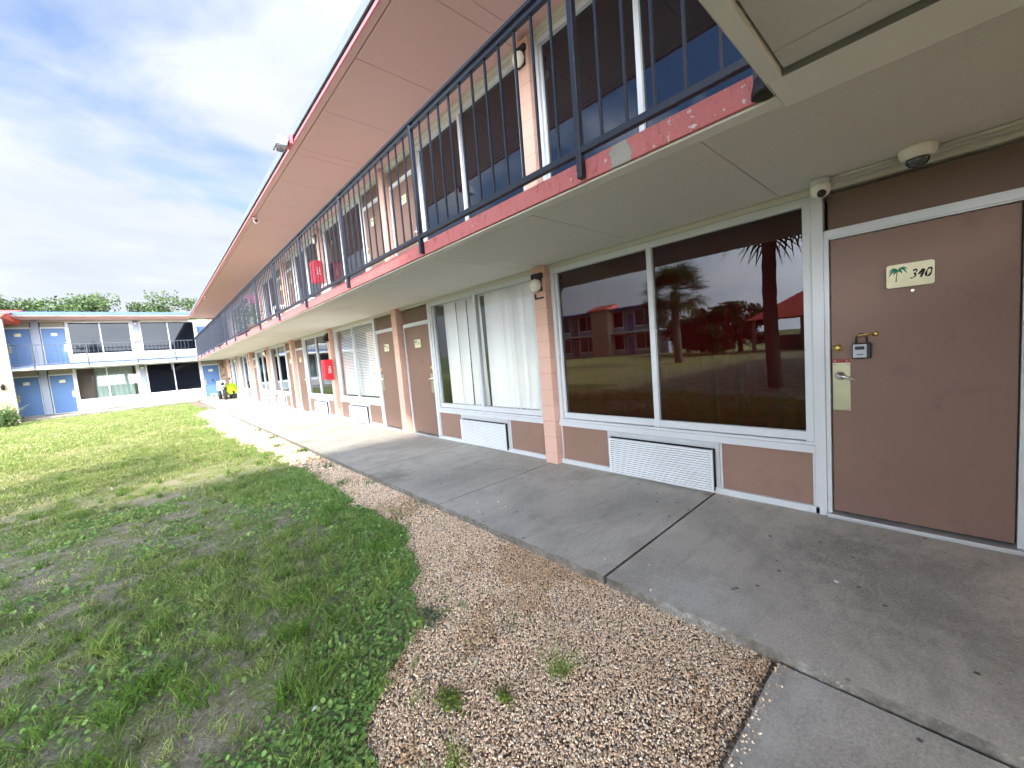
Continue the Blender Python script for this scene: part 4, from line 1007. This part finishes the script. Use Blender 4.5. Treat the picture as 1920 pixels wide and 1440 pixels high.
def palm(x, y, h, cr, label, seed, tr=.18, nf=34):
    rr = random.Random(seed); t = thing('palm_tree', label, 'palm', (x, y, -.1))
    b = MB(); pts, rad = [], []
    for i in range(22):
        q = i/21; pts.append((x+.10*math.sin(q*2.2), y+.06*math.sin(q*3), -.1+(h+.1)*q)); rad.append(tr*(1-.12*q+.05*math.sin(i*2.4)+(.22 if q > .72 else 0)*min(1, (q-.72)*6 if q > .72 else 0)))
    b.tube(pts, rad, 14); b.build('trunk', M['bark'], t)
    top = Vector(pts[-1]); f = MB()
    for i in range(nf):
        a = i*2.399+rr.uniform(-.2,.2); el = R(rr.uniform(-55, 80)); pl = cr*rr.uniform(.45,.62)
        d = Vector((math.cos(a)*math.cos(el), math.sin(a)*math.cos(el), math.sin(el)))
        hub = top + d*pl + Vector((0,0,-.10*pl)); sd = Vector((-math.sin(a), math.cos(a), 0)); up = d.cross(sd)
        f.face([top-sd*.015, top+sd*.015, hub+sd*.012, hub-sd*.012])
        for j in range(15):
            q = (j-7)/7*R(105); dirn = (d*math.cos(q)+sd*math.sin(q)).normalized(); ll = cr*.52*(1-.28*abs(q)/1.83)*rr.uniform(.85,1.1)
            w = up.cross(dirn).normalized() if up.cross(dirn).length > 1e-3 else sd
            w = (dirn.cross(up)).normalized()*.024*cr/1.6
            m_ = hub+dirn*ll*.55+up*.02; e_ = hub+dirn*ll+Vector((0,0,-.20*ll))
            f.face([hub-w*.3, hub+w*.3, m_+w, m_-w]); f.face([m_-w, m_+w, e_+w*.08, e_-w*.08])
    f.build('crown', leafmat('palm frond', False, (.06,.10,.03), .2), t)
palm(-4.55, 3.05, 4.75, 1.75, 'tall palm on the lawn mirrored as a dark trunk in the foreground window', 3, .17)
palm(-16.2, 11.0, 4.2, 2.1, 'round headed palm mirrored left of centre in the right window pane', 5, .24, 90)
palm(-18.3, 13.4, 3.3, 1.35, 'lower palm mirrored beside the round headed palm', 6, .2, 60)
for i, (x, y, h, r, lab) in enumerate(((-27,13.2,3.6,1.8,'dark bushy tree mirrored beside the red hip roof'), (-26.6,10.9,3.9,1.7,'dark tree mirrored just left of the red hip roof'), (-30,16.5,3.2,1.9,'low dark tree mirrored behind the round palm'), (-28.5,14.6,3.0,1.8,'low dark tree mirrored right of the round palm'), (-24.5,12.0,2.2,1.5,'low bushy tree mirrored at the lawn edge before the red hip roof'))):
    leafy_tree(x, y, h, r, lab, 90+i, 'trees across the lawn', .3, .26, 4200, (.02,.04,.012), (.07,.10,.03))
# pavilion across the lawn
pv = thing('pavilion', 'open pavilion with red hip roof mirrored in the foreground window', 'pavilion', (-27.5, 6.6, -.2))
b = MB(); ap = Vector((-27.6,6.9,4.15)); c4 = [(-24.6,3.3,2.25),(-24.6,9.9,2.25),(-30.6,9.9,2.25),(-30.6,3.3,2.25)]
for i in range(4): b.face([c4[i], c4[(i+1)%4], ap])
b.face(c4[::-1]); b.build('roof', M['redroof'], pv)
for x, y in ((-25,3.7),(-25,9.5),(-30.2,9.5),(-30.2,3.7),(-25,6.6)): b = MB(); b.box((x-.1,y-.1,-.2),(x+.1,y+.1,2.2495)); b.build('post', M['bark'], pv)
b = MB(); b.box((-29.5,4.2,-.2),(-26.0,9.0,1.0)); b.build('counter', M['interior'], pv)
# opposite wing
op = thing('motel_wing', 'two storey wing across the courtyard mirrored in the foreground window', 'building', (-33, 30, 0))
for fl, zf in ((0, -.05), (1, 2.55)):
    for k in range(5):
        u = 21+k*3.9
        window(OPP, op, u+.2, u+2.7, zf, PALF, M['glass_film']); spandrel(OPP, op, u+.2, u+2.7, zf, PALF)
        door(OPP, op, u+2.85, u+3.65, zf, PALM if k == 2 else PALF, u+2.85, 0, None, False)
b = MB(); b.box((-34,20,-.2),(-33.3,41,5.0)); b.build('wall', M['greypillar'], op)
b = MB(); b.box((-33,20,2.44),(-31.6,41,2.56)); b.build('balcony_slab', M['white'], op)
b = MB(); b.box((-40,20,5.0),(-31.5,41,5.25)); b.build('roof', M['bluefascia'], op)
b = MB(); b.box((-32.4,26.0,-.2),(-31.2,28.3,5.2)); b.build('stair_wall', M['tan'], op)
b = MB(); b.hexa([(-33,25.7,5.2),(-30.9,25.7,5.2),(-30.9,28.6,5.2),(-33,28.6,5.2),(-33,25.7,5.9),(-30.9,25.7,5.3),(-30.9,28.6,5.3),(-33,28.6,5.9)]); b.build('stair_roof', M['redroof'], op)

# ------------------------------------------------------------------ motorcycle, covered scooter, stool
def wheel(b, c, ax, r, w, m=0):
    b.lathe(Vector(c)-Vector(ax)*w/2, ax, [(r*.62,0),(r*.9,0),(r,w*.25),(r,w*.75),(r*.9,w),(r*.62,w)], 22, m)
    b.lathe(Vector(c)-Vector(ax)*w*.3, ax, [(.03,0),(.06,0),(.06,w*.6),(.03,w*.6)], 12, 1)
    for k in range(5):
        a = k*1.2566; d = Vector((0, math.cos(a), math.sin(a))) if abs(ax[0]) > .5 else Vector((math.cos(a), 0, math.sin(a)))
        b.tube([Vector(c)+d*.05, Vector(c)+d*r*.63], .018, 6, 1)
mo = thing('motorcycle', 'black and white motorcycle parked at the far end of the walkway', 'motorcycle', (2.98, 29.0, .0))
ax = (1,.12,0)
for y in (28.35, 29.7):
    b = MB(); wheel(b, (3.0+(y-29)*-.08,y,.32), (1,0,0), .32, .13); b.build('wheel', [M['rubber'], M['alu']], mo)
b = MB(); b.tube([(3.05,28.35,.32),(3.0,28.62,.95)], .035, 8); b.tube([(2.93,28.35,.32),(2.94,28.62,.95)], .035, 8); b.build('fork', M['alu'], mo)
b = MB(); b.hexa([(2.83,28.75,.25),(3.13,28.75,.25),(3.13,29.4,.25),(2.83,29.4,.25),(2.80,28.65,.72),(3.16,28.65,.72),(3.13,29.3,.68),(2.83,29.3,.68)]); b.build('engine', M['black'], mo, .04)
b = MB(); b.hexa([(2.82,28.6,.70),(3.14,28.6,.70),(3.12,29.2,.70),(2.84,29.2,.70),(2.86,28.62,1.0),(3.10,28.62,1.0),(3.07,29.12,.9),(2.89,29.12,.9)]); b.build('fuel_tank', M['whiteplastic'], mo, .05)
b = MB(); b.hexa([(2.84,29.15,.72),(3.12,29.15,.72),(3.08,29.85,.80),(2.88,29.85,.80),(2.86,29.15,.82),(3.10,29.15,.82),(3.07,29.85,.92),(2.89,29.85,.92)]); b.build('seat', M['black'], mo, .03)
b = MB(); b.hexa([(2.72,28.42,.55),(2.86,28.36,.55),(2.86,28.6,.55),(2.72,28.6,.55),(2.74,28.42,1.05),(3.18,28.36,1.05),(3.16,28.55,1.12),(2.74,28.6,1.12)]); b.build('fairing', M['whiteplastic'], mo, .03)
b = MB(); b.tube([(2.62,28.75,1.06),(2.80,28.62,1.08),(3.16,28.62,1.08),(3.36,28.75,1.06)], .016, 8); b.build('handlebar', M['black'], mo)
b = MB(); b.lathe((2.98,28.40,.95), (0,-1,0), [(.10,0),(.10,.04),(.08,.07),(.01,.08)], 16); b.build('headlight', M['glass_film'], mo)
for sx in (2.60, 3.38): b = MB(); b.tube([(sx+(.06 if sx < 3 else -.06),28.7,1.07),(sx,28.68,1.2)], .008, 6); b.lathe((sx,28.68,1.2), (0,1,0), [(.06,0),(.06,.02),(.01,.02)], 12); b.build('mirror', M['black'], mo)
scg = thing('scooter', 'scooter under a neon yellow cover beside the motorcycle', 'scooter', (3.45, 29.0, 0))
for y in (28.55, 29.6):
    b = MB(); wheel(b, (3.47,y,.24), (1,0,0), .24, .12); b.build('wheel', [M['rubber'], M['alu']], scg)
b = MB(); b.hexa([(3.32,28.5,.18),(3.62,28.5,.18),(3.62,29.7,.18),(3.32,29.7,.18),(3.34,28.55,.45),(3.60,28.55,.45),(3.60,29.65,.5),(3.34,29.65,.5)]); b.build('body', M['black'], scg, .04)
cv = MB(); prof = [(0,.36,.30),(.12,.46,.42),(.28,.62,.80),(.42,.64,.86),(.6,.52,.66),(.8,.5,.62),(1,.40,.38)]
rings = []
for q, hw, ht in prof:
    y = 28.42+1.3*q; k = len(cv.v)
    for j in range(9):
        a = math.pi*j/8; cv.v.append((3.46+math.cos(a)*hw*.52, y, .30+math.sin(a)**.7*(ht-.30+.08)))
    rings.append(k)
for r0, r1 in zip(rings[:-1], rings[1:]):
    for j in range(8): cv.f.append((r0+j, r0+j+1, r1+j+1, r1+j)); cv.m.append(0); cv.sm.append(True)
cv.f.append(tuple(rings[0]+j for j in range(9))); cv.m.append(0); cv.sm.append(False)
cv.build('cover', M['neon'], scg)
st = thing('plastic_stool', 'white plastic stool beside the parked motorcycle', 'stool', (2.55, 28.7, 0))
b = MB(); b.box((2.41,28.56,.38),(2.69,28.84,.42)); b.build('seat', M['whiteplastic'], st, .01)
for sx in (-1, 1):
    for sy in (-1, 1): b = MB(); b.tube([(2.55+sx*.15,28.7+sy*.15,0),(2.55+sx*.11,28.7+sy*.11,.379)], [.022,.028], 8); b.build('leg', M['whiteplastic'], st)

# ------------------------------------------------------------------ sky, sun, camera
SUN = Vector((-.69, -1.25, 1.0)).normalized()
w = bpy.data.worlds.new('World'); S.world = w; w.use_nodes = True; nt = w.node_tree; nt.nodes.clear()
class WT(NT):
    def __init__(s): s.t = nt
t = WT()
out = t.n('ShaderNodeOutputWorld'); bg = t.n('ShaderNodeBackground'); bg.inputs['Strength'].default_value = .105
sky = t.n('ShaderNodeTexSky', sky_type='NISHITA', sun_disc=False); sky.sun_elevation = math.asin(SUN.z); sky.sun_rotation = math.atan2(SUN.x, SUN.y)
sky.air_density = 1.3; sky.dust_density = 1.2; sky.ozone_density = 2.0
tc_ = t.n('ShaderNodeTexCoord'); sep = t.n('ShaderNodeSeparateXYZ'); t.l(tc_.outputs['Generated'], sep.inputs[0])
zz_ = t.math('ADD', t.math('MAXIMUM', sep.outputs['Z'], 0.0), .22)
cmb = t.n('ShaderNodeCombineXYZ'); t.l(t.math('DIVIDE', sep.outputs['X'], zz_), cmb.inputs[0]); t.l(t.math('DIVIDE', sep.outputs['Y'], zz_), cmb.inputs[1])
mp = t.n('ShaderNodeMapping'); mp.inputs['Location'].default_value = (3.7, 1.4, 0); mp.inputs['Rotation'].default_value = (0,0,R(25)); mp.inputs['Scale'].default_value = (1.0,1.35,1); t.l(cmb.outputs[0], mp.inputs['Vector'])
n1 = t.noise(mp.outputs[0], .62, 5, .5, .5); n2 = t.noise(mp.outputs[0], 2.2, 7, .55, .4)
hz = t.math('MULTIPLY', t.math('SUBTRACT', 1.0, t.math('MINIMUM', t.math('MULTIPLY', t.math('MAXIMUM', sep.outputs['Z'], 0.0), 1.5), 1.0)), .22)
mask = t.ramp(t.math('ADD', t.math('ADD', t.math('MULTIPLY', n1, .78), t.math('MULTIPLY', n2, .22)), hz), [(.485, .0), (.555, .5), (.625, 1)])
dt = t.n('ShaderNodeVectorMath', operation='DOT_PRODUCT'); t.l(tc_.outputs['Generated'], dt.inputs[0]); dt.inputs[1].default_value = SUN
glow = t.math('POWER', t.math('MAXIMUM', t.math('MULTIPLY', t.math('ADD', dt.outputs['Value'], 1.0), .5), 0.0), 5.0)
cl = t.mix(t.ramp(n2, [(.3, 0), (.7, 1)]), (4.3,4.8,5.4), (5.5,5.75,6.1))
gl_ = t.math('ADD', t.math('MULTIPLY', glow, 11.0), t.math('ADD', t.math('MULTIPLY', hz, .22), .268))
cm = t.n('ShaderNodeVectorMath', operation='SCALE'); t.l(cl, cm.inputs[0]); t.l(gl_, cm.inputs['Scale'])
t.l(t.mix(mask, t.mix(1.0, sky.outputs[0], (.29,.355,.48), 'MULTIPLY'), cm.outputs[0]), bg.inputs['Color']); t.l(bg.outputs[0], out.inputs['Surface'])

sd = bpy.data.lights.new('sun', 'SUN'); sd.energy = 1.40; sd.angle = R(3.0); sd.color = (1, .93, .82)
so_ = bpy.data.objects.new('sun', sd); COL.objects.link(so_); so_.rotation_euler = (-SUN).to_track_quat('-Z', 'Y').to_euler(); so_.location = (-20,-30,30)

cd = bpy.data.cameras.new('camera'); cam = bpy.data.objects.new('camera', cd); COL.objects.link(cam)
cd.sensor_fit = 'HORIZONTAL'; cd.sensor_width = 36; cd.lens = 743.17/1920*36; cd.clip_end = 3000; cd.clip_start = .02
RM = Matrix(((.73579453,-.67227853,-.0815352), (-.11560394,-.00605956,-.99327691), (.66726467,.74027351,-.08217664)))
right, down, fwd = RM[0], RM[1], RM[2]
cam.matrix_world = Matrix(((right.x,-down.x,-fwd.x,0), (right.y,-down.y,-fwd.y,0), (right.z,-down.z,-fwd.z,1.45), (0,0,0,1)))
S.camera = cam
S.view_settings.view_transform = 'Standard'; S.view_settings.look = 'None'; S.view_settings.exposure = 2.45; S.view_settings.gamma = 1
S.render.engine = 'CYCLES'
S.cycles.max_bounces = 10; S.cycles.transparent_max_bounces = 12; S.cycles.diffuse_bounces = 5; S.cycles.glossy_bounces = 5
S.cycles.use_denoising = True
